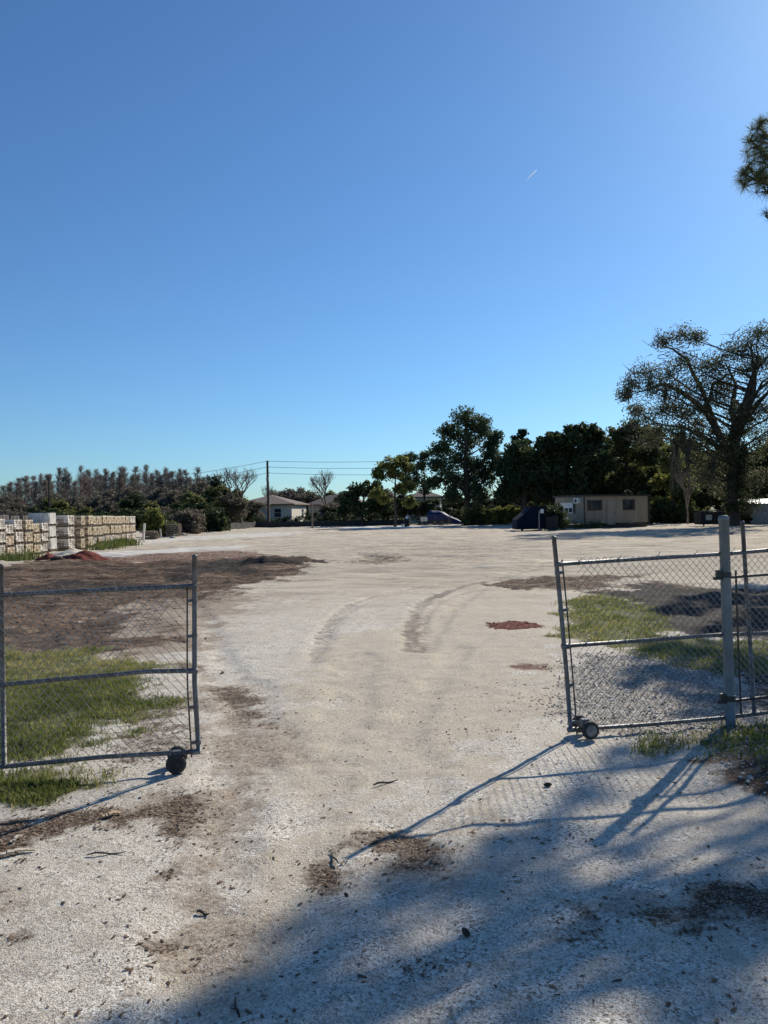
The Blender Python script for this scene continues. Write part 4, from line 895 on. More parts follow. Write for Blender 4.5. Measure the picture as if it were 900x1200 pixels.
bg = [(318, 577, 165, 'oak'), (338, 574, 170, 'olive'), (362, 576, 165, 'olive'), (386, 576, 160, 'oak'), (296, 588, 106, 'olive'), (388, 590, 103, 'olive'), (276, 574, 108, 'oak'), (402, 578, 120, 'dark'), (452, 574, 120, 'olive'), (300, 592, 118, 'olive'), (392, 590, 108, 'olive'), (408, 582, 110, 'dark'), (440, 580, 112, 'dark'), (455, 585, 104, 'oak'), (470, 578, 112, 'dark'), (495, 575, 112, 'dark'), (535, 580, 100, 'dark'), (560, 582, 104, 'dark'), (585, 580, 102, 'dark'), (604, 560, 96, 'dark'), (625, 545, 92, 'dark'), (660, 560, 96, 'dark'), (716, 515, 92, 'oak'), (740, 530, 90, 'dark'), (758, 508, 94, 'oak'), (776, 522, 88, 'oak'), (798, 516, 90, 'oak'), (818, 524, 88, 'oak'), (842, 530, 84, 'oak'), (866, 540, 82, 'dark'), (886, 528, 84, 'oak'), (908, 520, 84, 'oak'), (930, 525, 82, 'oak'),
      (14, 574, 112, 'olive'), (62, 572, 112, 'olive'), (94, 575, 114, 'olive'), (128, 568, 112, 'olive'), (152, 566, 110, 'olive'), (182, 570, 112, 'olive'), (214, 566, 108, 'olive'), (252, 560, 106, 'dark'), (230, 582, 86, 'oak'), (192, 588, 84, 'olive'), (170, 592, 84, 'dark'), (62, 594, 90, 'dark'), (100, 596, 88, 'dark'), (30, 596, 86, 'dark'),
      (-30, 575, 104, 'olive'), (8, 576, 100, 'olive'), (-10, 582, 92, 'olive'), (20, 578, 108, 'olive'), (38, 588, 96, 'dark'), (56, 578, 106, 'oak'), (72, 580, 96, 'oak'), (88, 576, 104, 'olive'), (100, 588, 94, 'oak'), (116, 576, 106, 'olive'), (130, 582, 98, 'olive'), (146, 580, 104, 'oak'), (160, 572, 96, 'dark'), (176, 582, 92, 'oak'), (190, 566, 104, 'olive'), (204, 570, 96, 'olive'), (220, 577, 92, 'oak'),
      (236, 566, 100, 'olive'), (246, 572, 94, 'oak'), (262, 570, 102, 'oak'), (270, 580, 94, 'olive'), (148, 590, 84, 'dark'), (120, 594, 82, 'dark'), (80, 594, 84, 'oak'), (44, 596, 82, 'dark'), (10, 592, 80, 'olive'), (212, 590, 80, 'dark'), (240, 590, 82, 'dark'), (300, 588, 150, 'olive'), (330, 578, 170, 'olive'), (352, 573, 160, 'olive'), (345, 580, 150, 'olive'), (366, 578, 150, 'olive'), (395, 580, 140, 'olive'), (398, 588, 128, 'dark'),
      (288, 592, 140, 'dark'), (520, 585, 120, 'dark'), (545, 588, 120, 'olive'), (575, 590, 125, 'oak'), (598, 585, 118, 'dark'), (820, 535, 95, 'oak'), (850, 540, 98, 'dark'), (885, 545, 96, 'oak'), (780, 540, 98, 'dark'), (700, 560, 98, 'dark'), (640, 550, 98, 'dark'), (920, 540, 90, 'oak'), (950, 520, 92, 'dark'), (-60, 570, 100, 'dark'), (-90, 575, 98, 'olive')]
cname = {'dark': 'dark green', 'olive': 'grey brown', 'oak': 'mid green'}
for i, (px, py, Y, k) in enumerate(bg):
    py += (7 if px < 215 else 0); p = PT(px, py, Y); o = pr[k] if not us[k] else copy_tree(pr[k]); us[k] = True; s_ = p[2]/7.2
    o.location = (p[0], Y, 0); o.rotation_euler = (0, 0, rr.uniform(0, 6.28)); sx = max(.62, s_)*rr.uniform(.95, 1.25); o.scale = (sx, sx, s_)
    side = 'behind the paver stacks' if px < 280 else ('around the far houses' if px < 640 else 'in the dense wood on the right')
    o['label'] = f'{cname[k]} background tree {side}'; o['category'] = 'tree'; o['group'] = f'{cname[k]} background trees {side}'

def bare_tree(pxb, ybase, Y, ytop, spread, label, seedv, r0=.16):
    rr = random.Random(seedv); base = PT(pxb, ybase, Y); base[2] = 0; Ht = PT(pxb, ytop, Y)[2]; root = empty('bare_tree', base, label, 'tree'); segs = []; tw = []
    def grow(p, d_, L_, r, dep):
        n = 3; prev = p
        for i in range(n):
            d_ = d_+np.array([rr.uniform(-.15, .15), rr.uniform(-.15, .15), .04]); d_ /= np.linalg.norm(d_); q_ = prev+d_*L_/n; (segs if dep < 4 else tw).append((prev, q_, r*(1-.25*i/n), r*(1-.25*(i+1)/n))); prev = q_
        if dep >= 6: return
        for k in range(3 if dep < 5 else 2):
            a = rr.uniform(0, 6.28); e = np.array([math.cos(a), math.sin(a), rr.uniform(.1, .7)])*spread; nd = d_+e; nd /= np.linalg.norm(nd); grow(prev if k else prev-d_*L_*.2, nd, L_*rr.uniform(.62, .8), r*.62, dep+1)
    grow(np.array([0, 0, -.2]), np.array([0, 0, 1.0]), Ht*.30, r0, 0)
    V, F = tubes_np(segs, 6); zmax = V[:, 2].max(); V2, F2 = tubes_np(tw, 3); zmax = max(zmax, V2[:, 2].max()); k = Ht/zmax
    np_mesh('trunk', V*k, F, M['greybark'], parent=root, smooth=True); np_mesh('crown', V2*k, F2, M['greybark'], parent=root); return root
bare_tree(284, 612, 98, 547, .75, 'leafless vase shaped tree left of the utility pole', 4, .17)
bare_tree(382, 612, 104, 549, .62, 'leafless tree right of the pale house', 6, .17)
bare_tree(322, 608, 128, 566, .7, 'faint leafless treetop behind the utility pole', 9, .14)
bare_tree(806, 612, 70, 545, .5, 'thin bare trunked sapling left of the giant oak', 12, .10)

# ------------------------------------------------------------------ near pines outside the frame on the right (their boughs and shade come in)
def needle_pine(base, Ht, tufts, label, seedv, r0=.17, tuft_r=.17, nn=70, wn=.0032, boughs=None):
    rr = random.Random(seedv); root = empty('pine_tree', (base[0], base[1], 0), label, 'pine tree'); segs = []
    tr = lambda z_: np.array([.15*math.sin(z_*.35), .1*math.sin(z_*.5+1), z_])
    zs = np.linspace(-.3, Ht, 16)
    for a, b_ in zip(zs[:-1], zs[1:]): segs.append((tr(a), tr(b_), r0*(1-.85*max(a, 0)/Ht), r0*(1-.85*b_/Ht)))
    P_ = []; B_ = np.array([base[0], base[1], 0])
    for (c_, rad, n) in tufts:
        c_ = np.array(c_)-B_; zt = min(Ht-.3, max(2.0, c_[2]-.35*math.hypot(c_[0], c_[1]))); p0 = tr(zt); segs += curve_segs(p0, c_, .035, .012, 6, .07, -.03, rr)
        for k in range(n):
            v = np.array([rr.gauss(0, 1), rr.gauss(0, 1), rr.gauss(0, .7)]); v = v/np.linalg.norm(v)*rad*rr.random()**.5; p = c_+v; segs += curve_segs(c_+v*.05, p, .009, .004, 3, .1, 0, rr); P_.append(p)
    V, F = tubes_np(segs, 7); np_mesh('trunk', V, F, M['bark'], parent=root, smooth=True)
    P_ = np.array(P_); n = len(P_)*nn; c_ = np.repeat(P_, nn, 0); dv = rng.normal(0, 1, (n, 3)); dv[:, 2] += .35; dv /= np.linalg.norm(dv, axis=1, keepdims=True); L_ = tuft_r*rng.uniform(.6, 1.1, n)[:, None]
    s_ = np.cross(dv, rng.normal(0, 1, (n, 3))); s_ /= np.linalg.norm(s_, axis=1, keepdims=True); dr = np.array([0, 0, -1])*L_*.12
    V = np.stack([c_-s_*wn, c_+s_*wn, c_+dv*L_*.6+s_*wn*.9+dr*.2, c_+dv*L_*.6-s_*wn*.9+dr*.2, c_+dv*L_+dr], 1).reshape(-1, 3); i = np.arange(n)*5
    F = np.concatenate([np.stack([i, i+1, i+2], 1), np.stack([i, i+2, i+3], 1), np.stack([i+3, i+2, i+4], 1)]); t = np.clip(rng.normal(.5, .25, n), 0, 1)
    np_mesh('crown', V, F, M['needles'], np.tile(t, 3), root); return root
tp = []
for (px, py, rad, n) in [(884, 172, .14, 5), (876, 196, .12, 5), (880, 165, .1, 4), (892, 182, .14, 6), (872, 204, .06, 3), (888, 205, .16, 9), (897, 140, .1, 4), (898, 225, .12, 5), (889, 150, .10, 3), (882, 210, .16, 9), (893, 212, .2, 9), (896, 190, .14, 6), (897, 253, .06, 2), (905, 170, .3, 12), (915, 205, .3, 14), (925, 140, .35, 12), (940, 180, .4, 14), (898, 160, .12, 4)]:
    tp.append((PT(px, py, 9.3), rad, n))
rr = random.Random(2)
for i in range(12): tp.append(((8.4+rr.uniform(-1.5, 2), 9.8+rr.uniform(-1, 2), rr.uniform(5.6, 8.8)), .45, 7))
needle_pine((8.6, 10.2), 10, tp, 'near pine at the right edge with needle tufts reaching into the sky', 31, .15, .14, 55, .0017)
# pine whose crown shades the foreground: boughs stand towards the sun from the shaded patches
SH = [(750, 880, 7, .22), (725, 900, 7.4, .2), (690, 935, 7.8, .2), (655, 965, 8, .2), (620, 985, 8, .22), (575, 1005, 8.5, .24), (520, 1030, 9, .26), (600, 1060, 8.5, .2), (460, 1040, 9, .26), (400, 1060, 9, .2), (560, 1075, 8.5, .28), (660, 1095, 8, .26), (640, 1060, 8, .2), (720, 1065, 7.5, .25), (800, 1060, 7, .28), (860, 1050, 6.5, .26),
      (330, 1145, 9, .22), (265, 1180, 9.5, .20), (390, 1125, 9, .22), (470, 1150, 9, .22), (650, 1185, 8.5, .18), (820, 1130, 7.5, .26), (880, 1110, 7, .3), (840, 1180, 7.5, .26), (860, 880, 5.8, .3), (895, 920, 5.8, .28), (800, 890, 6.5, .18), (900, 860, 5.4, .35), (860, 815, 5.4, .3), (890, 780, 5.2, .35), (800, 800, 5.6, .22), (850, 700, 5.0, .4), (900, 990, 6.2, .2), (740, 1000, 7.5, .10)]
tp = []; rr = random.Random(8)
for (px, py, h, rad) in SH:
    g_ = G(px, py); k = h/math.tan(SUN_EL); tp.append(((g_[0]+math.sin(SUN_AZ)*k, g_[1]+math.cos(SUN_AZ)*k, h), rad, int(3+72*rad*rad)))
A_ = [t_ for t_ in tp if t_[0][2] > 7.4]; B_ = [t_ for t_ in tp if t_[0][2] <= 7.4]
needle_pine((10.2, 13.6), 11, A_, 'tall pine beyond the right edge shading the foreground track', 33, .2, .18, 60, .0045)
needle_pine((9.6, 12.2), 8.5, B_, 'lower pine beyond the right edge shading the gate post', 34, .17, .18, 60, .0045)
tp = []
for (px, py, h, rad, n) in [(838, 702, 8.2, .6, 26), (880, 706, 8, .7, 34), (806, 712, 8.6, .5, 16), (872, 735, 7.6, .6, 26), (835, 765, 7.4, .5, 20), (790, 790, 7.4, .45, 16), (880, 790, 6.8, .5, 20), (850, 820, 6.6, .4, 14), (925, 730, 7.4, .8, 36), (900, 690, 8.2, .8, 40), (770, 760, 8.2, .35, 8), (960, 780, 6.8, .8, 36)]:
    g_ = G(px, py); k = h/math.tan(SUN_EL); tp.append(((g_[0]+math.sin(SUN_AZ)*k, g_[1]+math.cos(SUN_AZ)*k, h), rad, n))
needle_pine((15.5, 23.5), 9.5, tp, 'broad pine beyond the right edge shading the soil behind the right gate', 35, .2, .26, 50, .011)
# row of off-frame oaks that shade the right of the yard
for i, (x_, y_, s_) in enumerate([(23.5, 31, 1.1), (27, 38, 1.3), (34, 47, 1.5), (41, 56, 1.6), (19, 24, .9), (48, 62, 1.6)]):
    o = copy_tree(pr['oak' if i % 2 else 'dark']); o.location = (x_, y_, 0); o.scale = (s_*1.1, s_*1.1, s_); o.rotation_euler = (0, 0, i*1.3)
    o['label'] = 'oak beyond the right edge whose shade falls across the yard'; o['category'] = 'tree'; o['group'] = 'oaks along the right boundary'

# ------------------------------------------------------------------ buildings
def house(name, corner, front_len, side_len, rz, wall_h, roof_h, wallm, label, windows, hip=True, over=.5, roofm='shingle'):
    """corner = near right corner; front runs to -x, side runs to +y in the rotated frame"""
    root = empty(name, corner, label, 'house', None, rz)
    L_, D_ = front_len, side_len; b = MB(); b.box((-L_/2, D_/2, wall_h/2), (L_, D_, wall_h)); b.build('wall', M[wallm], root)
    x0, x1, y0, y1 = -L_-over, over, -over, D_+over; zt = wall_h+.02; cy_ = (y0+y1)/2; b = MB(); ins = (y1-y0)/2 if hip else 0
    if L_ < D_:
        cx_ = (x0+x1)/2; ins = (x1-x0)/2 if hip else 0; rp = [(cx_, y0+ins, zt+roof_h), (cx_, y1-ins, zt+roof_h)]
        v = [(x0, y0, zt), (x1, y0, zt), (x1, y1, zt), (x0, y1, zt)]+rp+[(x0, y0, zt-.15), (x1, y0, zt-.15), (x1, y1, zt-.15), (x0, y1, zt-.15)]
        f_ = [(0, 1, 4), (1, 2, 5, 4), (2, 3, 5), (3, 0, 4, 5)]
    else:
        rp = [(x0+ins, cy_, zt+roof_h), (x1-ins, cy_, zt+roof_h)]
        v = [(x0, y0, zt), (x1, y0, zt), (x1, y1, zt), (x0, y1, zt)]+rp+[(x0, y0, zt-.15), (x1, y0, zt-.15), (x1, y1, zt-.15), (x0, y1, zt-.15)]
        f_ = [(0, 1, 5, 4), (1, 2, 5), (2, 3, 4, 5), (3, 0, 4)]
    f_ += [(0, 6, 7, 1), (1, 7, 8, 2), (2, 8, 9, 3), (3, 9, 6, 0), (9, 8, 7, 6)]
    b.add(v, f_); b.build('roof', M[roofm], root)
    for (face, u, z_, w, h) in windows:
        if face == 'front': cpos, dm, fr, pn = (-u, -.03, z_), (w, .08, h), (w+.2, .06, h+.2), (w-.1, .10, h-.1)
        else: cpos, dm, fr, pn = (.03, u, z_), (.08, w, h), (.06, w+.2, h+.2), (.10, w-.1, h-.1)
        b = MB(); b.box(cpos, fr); wd = b.build('window', M['white'], root); b = MB()
        if face == 'front':
            for s_ in (-1, 1): b.box((cpos[0], cpos[1]-.03, cpos[2]+s_*h/4), (w, .03, h/2-.05))
        else:
            for s_ in (-1, 1): b.box((cpos[0]+.03, cpos[1], cpos[2]+s_*h/4), (.03, w, h/2-.05))
        b.build('pane', M['glass'], wd)
    return root
c = PT(342, 607, 113); house('house', (c[0], 113, 0), 8.5, 9.5, R(-7), 3.05, 1.45, 'house', 'pale house with brown hip roof right of the utility pole', [('front', 2.1, 1.75, 1.0, 1.3), ('front', 6.4, 1.75, 1.0, 1.3), ('side', 7.0, 1.7, 1.0, 1.3)])
c = PT(425, 607, 124); house('house', (c[0], 124, 0), 9, 6, R(-9), 3.0, 1.6, 'house2', 'shaded tan house half hidden behind the dark rounded oak', [('front', 2.5, 1.8, 1.1, 1.3), ('front', 6, 1.8, 1.1, 1.3)])
c = PT(516, 600, 106); house('house', (c[0], 106, 0), 4.5, 7, R(-6), 3.6, 1.0, 'white', 'white house glimpsed above the metal gate', [('front', 1.2, 2.6, .9, 1.2), ('front', 3.2, 2.6, .9, 1.2), ('side', 3, 2.6, 1.2, 1.2)])
c = PT(600, 606, 110); house('house', (c[0], 110, 0), 5.5, 7, R(-4), 2.5, .8, 'house', 'cream house seen between the tall pine and the dark oak', [('front', 1.5, 1.6, .9, 1.1), ('side', 3, 1.5, 1.2, 1.1)], False)

# beige site trailer: its near corner stands at the downspout, the end wall faces left
Cp = PT(685, 620, 60.0); Rp = PT(760.5, 616, 63.0); dv_ = Rp-Cp; TL = float(np.hypot(dv_[0], dv_[1])); rz = math.atan2(dv_[1], dv_[0]); TH = 2.58; TD = 3.5
root = empty('site_trailer', (Cp[0], Cp[1], H(Cp[0], Cp[1])), 'beige office trailer with dark trim under the black oak', 'trailer', None, rz)
b = MB(); b.box((TL/2, TD/2, (TH+.25)/2+.1), (TL, TD, TH-.35)); ribs = int(TL/.3); re_ = int(TD/.3)
for i in range(1, ribs): b.box((i*TL/ribs, -.006, (TH+.25)/2+.1), (.035, .022, TH-.36))
for i in range(1, re_): b.box((-.006, i*TD/re_, (TH+.25)/2+.1), (.022, .035, TH-.36))
b.build('body', M['siding'], root)
b = MB(); b.box((TL/2, TD/2, TH+.02), (TL+.25, TD+.3, .13)); b.build('roof', M['trim'], root)
b = MB(); b.box((TL/2, TD/2, .16), (TL-.2, TD-.2, .28)); b.build('skirting', M['trim'], root)
for x_, y_ in ((-.03, -.05), (TL-.05, -.05)): b = MB(); b.box((x_, y_, TH/2+.12), (.09, .08, TH-.2)); b.build('downspout', M['trim'], root)
def wallbox(b, side, u, yo, z_, dm):
    if side == 'front': b.box((u, yo, z_), dm)
    else: b.box((yo, TD-u, z_), (dm[1], dm[0], dm[2]))
def twin(side, u, z_, w, h, n, lab=None, bright=False):
    b = MB()
    for s_ in (-1, 1): wallbox(b, side, u+s_*w/2, -.045, z_, (.05, .05, h)); wallbox(b, side, u, -.045, z_+s_*h/2, (w+.05, .05, .05))
    for i in range(1, n): wallbox(b, side, u-w/2+i*w/n, -.045, z_, (.06, .05, h))
    wallbox(b, side, u, -.07, z_-h/2-.03, (w+.12, .09, .04))
    wd = b.build('window', M['white'] if bright else M['trim'], root)
    b = MB(); wallbox(b, side, u, -.03, z_, (w-.05, .03, h-.05)); b.build('pane', M['glass'], wd)
    if bright: b = MB(); wallbox(b, side, u, -.05, z_+h*.22, (w-.08, .01, h*.5)); b.build('painted_reflection', M['white'], wd)  # white panel painted in for the bright reflection in the upper glass
    for s_ in (-1, 1):
        b = MB(); wallbox(b, side, u+s_*(w/2+.16), -.035, z_, (.2, .04, h+.1))
        for k in range(8): wallbox(b, side, u+s_*(w/2+.16), -.06, z_-h/2+.1+k*h/8, (.15, .015, .03))
        b.build('shutter', M['trim'], root)
    if lab: wd['label'] = lab
twin('end', 1.45, 1.68, 1.5, .78, 3, 'bright end window with painted white reflection', True); twin('front', 1.05, 1.85, .95, .72, 2); twin('front', TL*.68, 1.85, .75, .75, 1)
b = MB(); b.box((-.14, .62, 2.22), (.34, .5, .42)); ac = b.build('air_conditioner', M['white'], root); b = MB(); b.lathe((-.315, .62, 2.22), (-1, 0, 0), [(0, .14), (.01, .14)], 16); b.build('grille', M['trim'], ac)
b = MB(); b.box((TL*.40, -.02, 1.25), (.8, .05, 1.9)); dr = b.build('door', M['siding'], root); b = MB(); b.box((TL*.40+.32, -.07, 1.2), (.04, .06, .12)); b.build('handle', M['steel'], dr)

# navy container with sloping end
c0 = G(606, 622); Yc = 57.0; X0 = PT(606, 620, Yc)[0]; X1 = PT(640, 620, Yc)[0]; Wc = X1-X0; root = empty('container', (X0, Yc, H(X0, Yc)), 'dark navy container with sloping left end beside the trailer', 'container')
prof = [(0, .12), (0, .85), (Wc*.52, 1.75), (Wc, 1.8), (Wc, .12)]; D_ = 2.2; b = MB(); n = len(prof)
b.add([(x_, 0, z_) for x_, z_ in prof]+[(x_, D_, z_) for x_, z_ in prof], [tuple(range(n))[::-1], tuple(range(n, 2*n))]+[(i, (i+1) % n, n+(i+1) % n, n+i) for i in range(n)]); b.build('body', M['bluedark'], root)
for k in range(5):
    x_ = Wc*(.12+.19*k); zt = np.interp(x_, [0, Wc*.52, Wc], [.85, 1.75, 1.8]); b = MB(); b.box((x_, -.04, (zt+.12)/2), (.09, .08, zt-.16)); b.build('rib', M['bluedark'], root)
b = MB(); b.box((Wc*.76, D_/2, 1.83), (Wc*.5, D_+.1, .05)); b.build('lid', M['blackpaint'], root)
for k in (0.2, .8): b = MB(); b.lathe((Wc*k, .3, .09), (0, 1, 0), [(-.06, .09), (.06, .09)], 12); b.build('roller', M['rubber'], root)
b = MB(); b.box((Wc*.86, -.09, 1.45), (.26, .02, .3)); b.build('notice_plate', M['white'], root)
# bins between container and trailer
for i, (px, lab) in enumerate([(643, 'taller dark wheelie bin between container and trailer'), (650, 'second dark wheelie bin against the trailer end')]):
    X_ = PT(px, 621, 56.8)[0]; root = empty('wheelie_bin', (X_, 56.8, H(X_, 56.8)), lab, 'bin'); b = MB(); b.box((0, 0, .55), (.42, .5, .95), 0, None, None, 1.15); b.build('body', M['blackpaint'], root); b = MB(); b.box((0, -.02, 1.06), (.54, .66, .06)); b.build('lid', M['bluedark'], root)
    for s_ in (-1, 1): b = MB(); b.lathe((s_*.24, .22, .1), (1, 0, 0), [(-.03, .1), (.03, .1)], 14); b.build('wheel', M['rubber'], root)
# right: dark skip, grey shed
Yd = 61; Xd0 = PT(822, 613, Yd)[0]; Xd1 = PT(848, 613, Yd)[0]; W_ = Xd1-Xd0; root = empty('dumpster', (Xd0, Yd, H(Xd0, Yd)), 'black dumpster with a pale square notice left of the giant oak', 'dumpster')
b = MB(); b.box((W_/2, .7, .62), (W_, 1.4, 1.0), 0, None, None, 1.06); b.build('body', M['blackpaint'], root)
for k in range(5): b = MB(); b.box((W_*(.05+.225*k), -.03, .62), (.07, .08, .98)); b.build('rib', M['blackpaint'], root)
b = MB(); b.box((W_*.27, .7, 1.17), (W_*.5, 1.5, .06)); b.box((W_*.76, .72, 1.20), (W_*.46, 1.5, .06)); b.build('lid', M['bluedark'], root)
b = MB(); b.box((W_*.32, -.085, .68), (.48, .015, .42)); b.build('notice_plate', M['concrete'], root)
for k in (.15, .85): b = MB(); b.lathe((W_*k, .2, .08), (1, 0, 0), [(-.03, .08), (.03, .08)], 12); b.build('wheel', M['rubber'], root)
Ys = 67; Xs = PT(870, 611, Ys)[0]; root = empty('shed', (Xs, Ys, H(Xs, Ys)), 'grey metal shed with bright roof behind the giant oak', 'shed', None, R(-4))
b = MB(); b.box((3.2, 1.6, .85), (6.4, 3.2, 1.7)); [b.box((i*.32+.1, -.012, .85), (.06, .03, 1.68)) for i in range(20)]; b.build('wall', M['shed'], root)
b = MB(); b.add([(-.15, -.2, 1.72), (6.6, -.2, 1.72), (6.6, 3.4, 1.72), (-.15, 3.4, 1.72), (-.15, 1.6, 2.12), (6.6, 1.6, 2.12)], [(0, 1, 5, 4), (2, 3, 4, 5), (1, 2, 5), (3, 0, 4), (3, 2, 1, 0)]); b.build('roof', M['roofmetal'], root)
b = MB(); b.box((4.2, -.03, .8), (1.3, .05, 1.55)); d0 = b.build('door', M['trim'], root); b = MB(); b.box((4.7, -.08, .8), (.04, .06, .16)); b.build('handle', M['steel'], d0)

# metal tube gate with sign, blue tarp load, barrels
Yg = 86; gx0 = PT(479, 612, Yg)[0]; gx1 = PT(526, 612, Yg)[0]; W_ = gx1-gx0; root = empty('tube_gate', (gx0, Yg, H(gx0, Yg)), 'low tube gate carrying a white sign at the far end', 'gate')
b = MB()
for z_ in (.18, .38, .6, .85, 1.1): b.tube([(0, 0, z_), (W_, 0, z_)], .025, 6)
for k in range(4): b.tube([(W_*k/3, 0, .15), (W_*k/3, 0, 1.12)], .03, 6)
b.build('frame', M['steel'], root)
b = MB(); b.box((W_*.38, -.06, .72), (.75, .02, .48)); sg = b.build('sign', M['white'], root); b = MB()
for k, w in enumerate((.5, .38, .46)): b.box((W_*.38, -.075, .84-k*.12), (w, .008, .035))
b.build('lettering', mat('grey_print', (.3, .3, .3), .7), sg)
for k in (-.15, W_+.15): b = MB(); b.tube([(k, 0, -.2), (k, 0, 1.4)], .06, 8); b.build('gate_post', M['polewood'], root)
Yt = 88; tx0 = PT(500, 612, Yt)[0]; root = empty('flatbed_trailer', (tx0, Yt, H(tx0, Yt)), 'flatbed trailer loaded under a sloping blue tarp behind the tube gate', 'trailer'); W_ = PT(546, 612, Yt)[0]-tx0
nn = 26; us_ = np.linspace(0, 1, nn); X_, Y_ = np.meshgrid(us_, np.linspace(0, 1, 12)); hh = np.interp(X_, [0, .12, .4, .75, 1], [1.2, 1.75, 1.55, .75, .12])*(1-.25*np.abs(2*Y_-1)**3)+(fbm(X_*9, Y_*5, 1, 3, 3)-.5)*.22
V = np.stack([X_.ravel()*W_, Y_.ravel()*2.0, hh.ravel()], 1); V0 = V.copy(); V0[:, 2] = .1; i = np.arange(nn*12).reshape(12, nn); F = np.stack([i[:-1, :-1].ravel(), i[:-1, 1:].ravel(), i[1:, 1:].ravel(), i[1:, :-1].ravel()], 1)
edge_ = list(i[0])+list(i[1:, -1])+list(i[-1, -2::-1])+list(i[-2:0:-1, 0]); n0 = len(V); F2 = np.array([(edge_[(k+1) % len(edge_)], edge_[k], edge_[k]+n0, edge_[(k+1) % len(edge_)]+n0) for k in range(len(edge_))])
np_mesh('tarp', np.concatenate([V, V0]), np.concatenate([F, F2]), M['tarp'], parent=root)
b = MB(); b.box((W_*.33, 1, .45), (W_*.6, 2.1, .14)); b.build('bed', M['blackpaint'], root)
for k in (.2, .38): b = MB(); b.lathe((W_*k, -.12, .3), (0, 1, 0), [(-.1, .2), (-.1, .3), (.1, .3), (.1, .2)], 18); w = b.build('wheel', M['rubber'], root); b = MB(); b.lathe((W_*k, -.24, .3), (0, 1, 0), [(0, .14), (.03, .14)], 12); b.build('rim', M['rim'], w)
Xb = PT(477, 618, 80)[0]; root = empty('barrel', (Xb, 80, H(Xb, 80)), 'dark barrel with a round white plate left of the tube gate', 'barrel'); b = MB(); b.lathe((0, 0, 0), (0, 0, 1), [(0, .28), (.3, .29), (.32, .31), (.34, .29), (.62, .29), (.64, .31), (.66, .29), (.95, .28)], 18); b.build('body', M['blackpaint'], root); b = MB(); b.lathe((0, -.30, .98), (0, -1, .2), [(0, .17), (.02, .17)], 16); b.build('plate', M['white'], root)
Xb = PT(472, 618, 79)[0]; root = empty('bucket', (Xb, 79, H(Xb, 79)), 'small white bucket in front of the dark barrel', 'bucket'); b = MB(); b.lathe((0, 0, 0), (0, 0, 1), [(0, .12), (.3, .16), (.32, .17)], 16); b.build('body', M['white'], root); b = MB(); b.tube([(-.16, 0, .3), (-.1, -.12, .38), (.1, -.12, .38), (.16, 0, .3)], .006, 5); b.build('handle', M['steel'], root)

# far dark hedge and silt fence
rr = random.Random(9)
def hedge(px0, px1, Y, h, label, seedv):
    x0 = PT(px0, 610, Y)[0]; x1 = PT(px1, 610, Y)[0]; L_ = x1-x0; root = empty('hedge', ((x0+x1)/2, Y, H((x0+x1)/2, Y)), label, 'hedge'); n = int(L_*9); C_ = np.stack([rng.uniform(-L_/2, L_/2, n), rng.uniform(-.6, .6, n), rng.uniform(.15, h-.15, n)], 1)
    C_[:, 2] *= .85+.3*vnoise(C_[:, 0]*.7, C_[:, 0]*0, seedv)
    V, F, t = leaves(C_, np.full(n, .38), 40, .12); np_mesh('foliage', V, F, M['leaf_dark'], t*.6, root)
    segs = []; [segs.extend(curve_segs((q_, 0, -.1), (q_+rr.uniform(-.2, .2), rr.uniform(-.2, .2), h*.8), .03, .01, 2, .05, 0, rr)) for q_ in np.arange(-L_/2+.3, L_/2, .8)]
    V, F = tubes_np(segs, 5); np_mesh('stems', V, F, M['bark'], parent=root)
hedge(262, 300, 99, 1.5, 'dark clipped hedge under the leafless vase shaped tree', 1)
hedge(298, 362, 97, 1.35, 'dark clipped hedge in front of the pale house', 2)
hedge(360, 478, 95, 1.9, 'long dark hedge below the dark rounded oak', 3)
def silt(px0, px1, Y0, Y1, h, label):
    a = PT(px0, 612, Y0); b_ = PT(px1, 612, Y1); L_ = float(np.hypot(b_[0]-a[0], b_[1]-a[1])); root = empty('silt_fence', (a[0], a[1], H(a[0], a[1])), label, 'fence', 'black silt fences along the far edge of the yard', math.atan2(b_[1]-a[1], b_[0]-a[0])); n = int(L_/.5)
    V = []; F = []
    for i in range(n+1):
        for z_ in (-.05, h*.5, h): V.append((L_*i/n, .04*math.sin(i*1.7+z_*3), z_*(1+.06*math.sin(i*.9)))); 
    for i in range(n):
        for k in range(2): F.append((i*3+k, i*3+3+k, i*3+4+k, i*3+1+k))
    np_mesh('cloth', np.array(V), np.array(F), M['silt'], parent=root)
    for q_ in np.arange(0, L_, 2.4): b = MB(); b.box((q_, .07, h*.5), (.05, .05, h+.15)); b.build('stake', M['polewood'], root)
silt(205, 300, 68, 90, .75, 'black silt fence curving past the empty pallet pile')
silt(300, 480, 90, 90, .7, 'black silt fence in front of the long dark hedge')

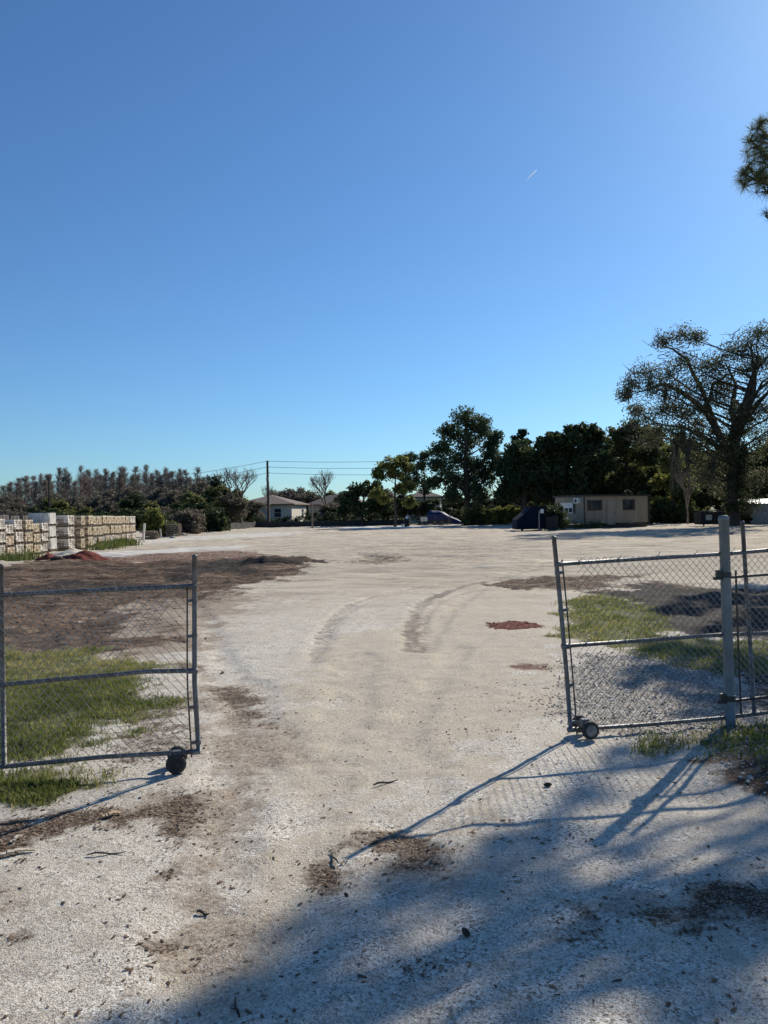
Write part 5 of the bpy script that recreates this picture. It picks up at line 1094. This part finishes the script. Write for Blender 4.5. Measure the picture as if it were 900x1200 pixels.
# utility pole, wires, other posts
Yp = 92; pb_ = PT(315, 614, Yp); pt_ = PT(312, 540, Yp); root = empty('utility_pole', (pb_[0], Yp, H(pb_[0], Yp)), 'tall dark utility pole carrying three wires beside the pale house', 'utility pole'); hp = pt_[2]-root.location.z; lx = (pt_[0]-pb_[0])*.3
b = MB(); b.tube([(0, 0, -.2), (lx*.5, 0, hp/2), (lx, 0, hp)], [.19, .16, .12], 10); b.build('pole', M['polewood'], root, True)
for k, dz in enumerate((.05, .75, 1.45)): b = MB(); b.lathe((lx+.16, -.05, hp-dz), (1, 0, .0), [(-.1, .03), (0, .06), (.05, .06), (.09, .03)], 10); b.build('insulator', M['rim'], root)
b = MB(); b.box((lx, -.1, hp*.72), (.3, .2, .4)); b.build('junction_box', M['rim'], root)
wr = bpy.data.objects.new('power_lines', None)
for k, (dz, yr) in enumerate(((.05, 527), (.75, 537), (1.45, 547))):
    a = Vector((root.location.x+lx, Yp-.05, root.location.z+hp-dz)); e = Vector(PT(760, yr-22, 118)); f_ = Vector(PT(60, 560+k*8, 150)); pts = []
    for s_, tgt, sag in ((1, f_, 1.3), (0, e, 1.6)):
        seg = [a.lerp(tgt, i/20)-Vector((0, 0, 4*sag*(i/20)*(1-i/20))) for i in range(21)]
        pts = (seg[::-1] if s_ else pts[:-1]+seg)
    b = MB(); b.tube([p-a for p in pts], .022, 5); o = b.build('power_line', M['cable']); o.location = a
    tag(o, ['topmost power line on the tall utility pole', 'middle power line on the tall utility pole', 'lowest power line on the tall utility pole'][k], 'power line', 'wires strung from the utility pole')
def post(px, yt, yb_, Y, r, mt, label, name='post'):
    a = PT(px, yb_, Y); t_ = PT(px, yt, Y)[2]; b = MB(); z0 = H(a[0], Y); b.tube([(0, 0, -.1), (0, 0, (t_-z0)*.5), (0, 0, t_-z0)], [r, r*.95, r*.85], 9); b.lathe((0, 0, t_-z0), (0, 0, 1), [(0, r*1.1), (.06, r*.9), (.1, r*.3)], 9)
    o = b.build(name, mt); o.location = (a[0], Y, z0); return tag(o, label, 'post')
post(366, 590, 618, 80, .09, M['wood'], 'weathered wooden post standing alone right of the pale house')
post(58, 559, 600, 105, .13, M['polewood'], 'distant dark pole among the leafless cypresses', 'pole')
post(632, 600, 622, 55, .035, M['rim'], 'thin grey post in front of the navy container')

# short contrail high up
a = Vector(PT(617, 211, 4200)); e = Vector(PT(629, 199, 4200)); b = MB(); dd = (e-a)
b.tube([a+dd*t-a for t in (0, .25, .5, .75, 1)], [.6, 2, 2.6, 2.2, 1.4], 8); o = b.build('contrail', M['cloth']); o.location = a; tag(o, 'short white contrail high in the sky', 'contrail')

# ------------------------------------------------------------------ light, sky, camera
w = bpy.data.worlds.new('World'); scene.world = w; w.use_nodes = True; nt = w.node_tree
bgn = nt.nodes['Background']; sk = nt.nodes.new('ShaderNodeTexSky'); sk.sky_type = 'NISHITA'; sk.sun_disc = False
sk.sun_elevation = SUN_EL; sk.sun_rotation = SUN_AZ; sk.air_density = 1.0; sk.dust_density = .3; sk.ozone_density = 2.5; sk.altitude = 0
nt.links.new(mixc(nt, 1.0, sk.outputs[0], (.565, .86, 1.13), 'MULTIPLY'), bgn.inputs[0]); bgn.inputs[1].default_value = .09
sun = bpy.data.lights.new('sun', 'SUN'); sun.energy = 5.0; sun.angle = R(.53); sun.color = (1, .925, .79)
so = bpy.data.objects.new('sun', sun); COL.objects.link(so); so.rotation_euler = Vector(-SUN).to_track_quat('-Z', 'Y').to_euler(); so.location = (20, 30, 30)
cam = bpy.data.cameras.new('camera'); cam.sensor_fit = 'VERTICAL'; cam.sensor_height = 36; cam.sensor_width = 27; cam.lens = 36*FPX/1200; cam.clip_start = .05; cam.clip_end = 9000
co = bpy.data.objects.new('camera', cam); COL.objects.link(co)
co.matrix_world = Matrix(((RT[0], UPV[0], 0, 0), (RT[1], UPV[1], -1, 0), (RT[2], UPV[2], 0, EYE), (0, 0, 0, 1)))
scene.camera = co
vs = scene.view_settings; vs.view_transform = 'Standard'; vs.look = 'None'; vs.gamma = 1; vs.exposure = .2; vs.use_curve_mapping = False
print('faces', sum(len(o.data.polygons) for o in bpy.data.objects if o.type == 'MESH'))
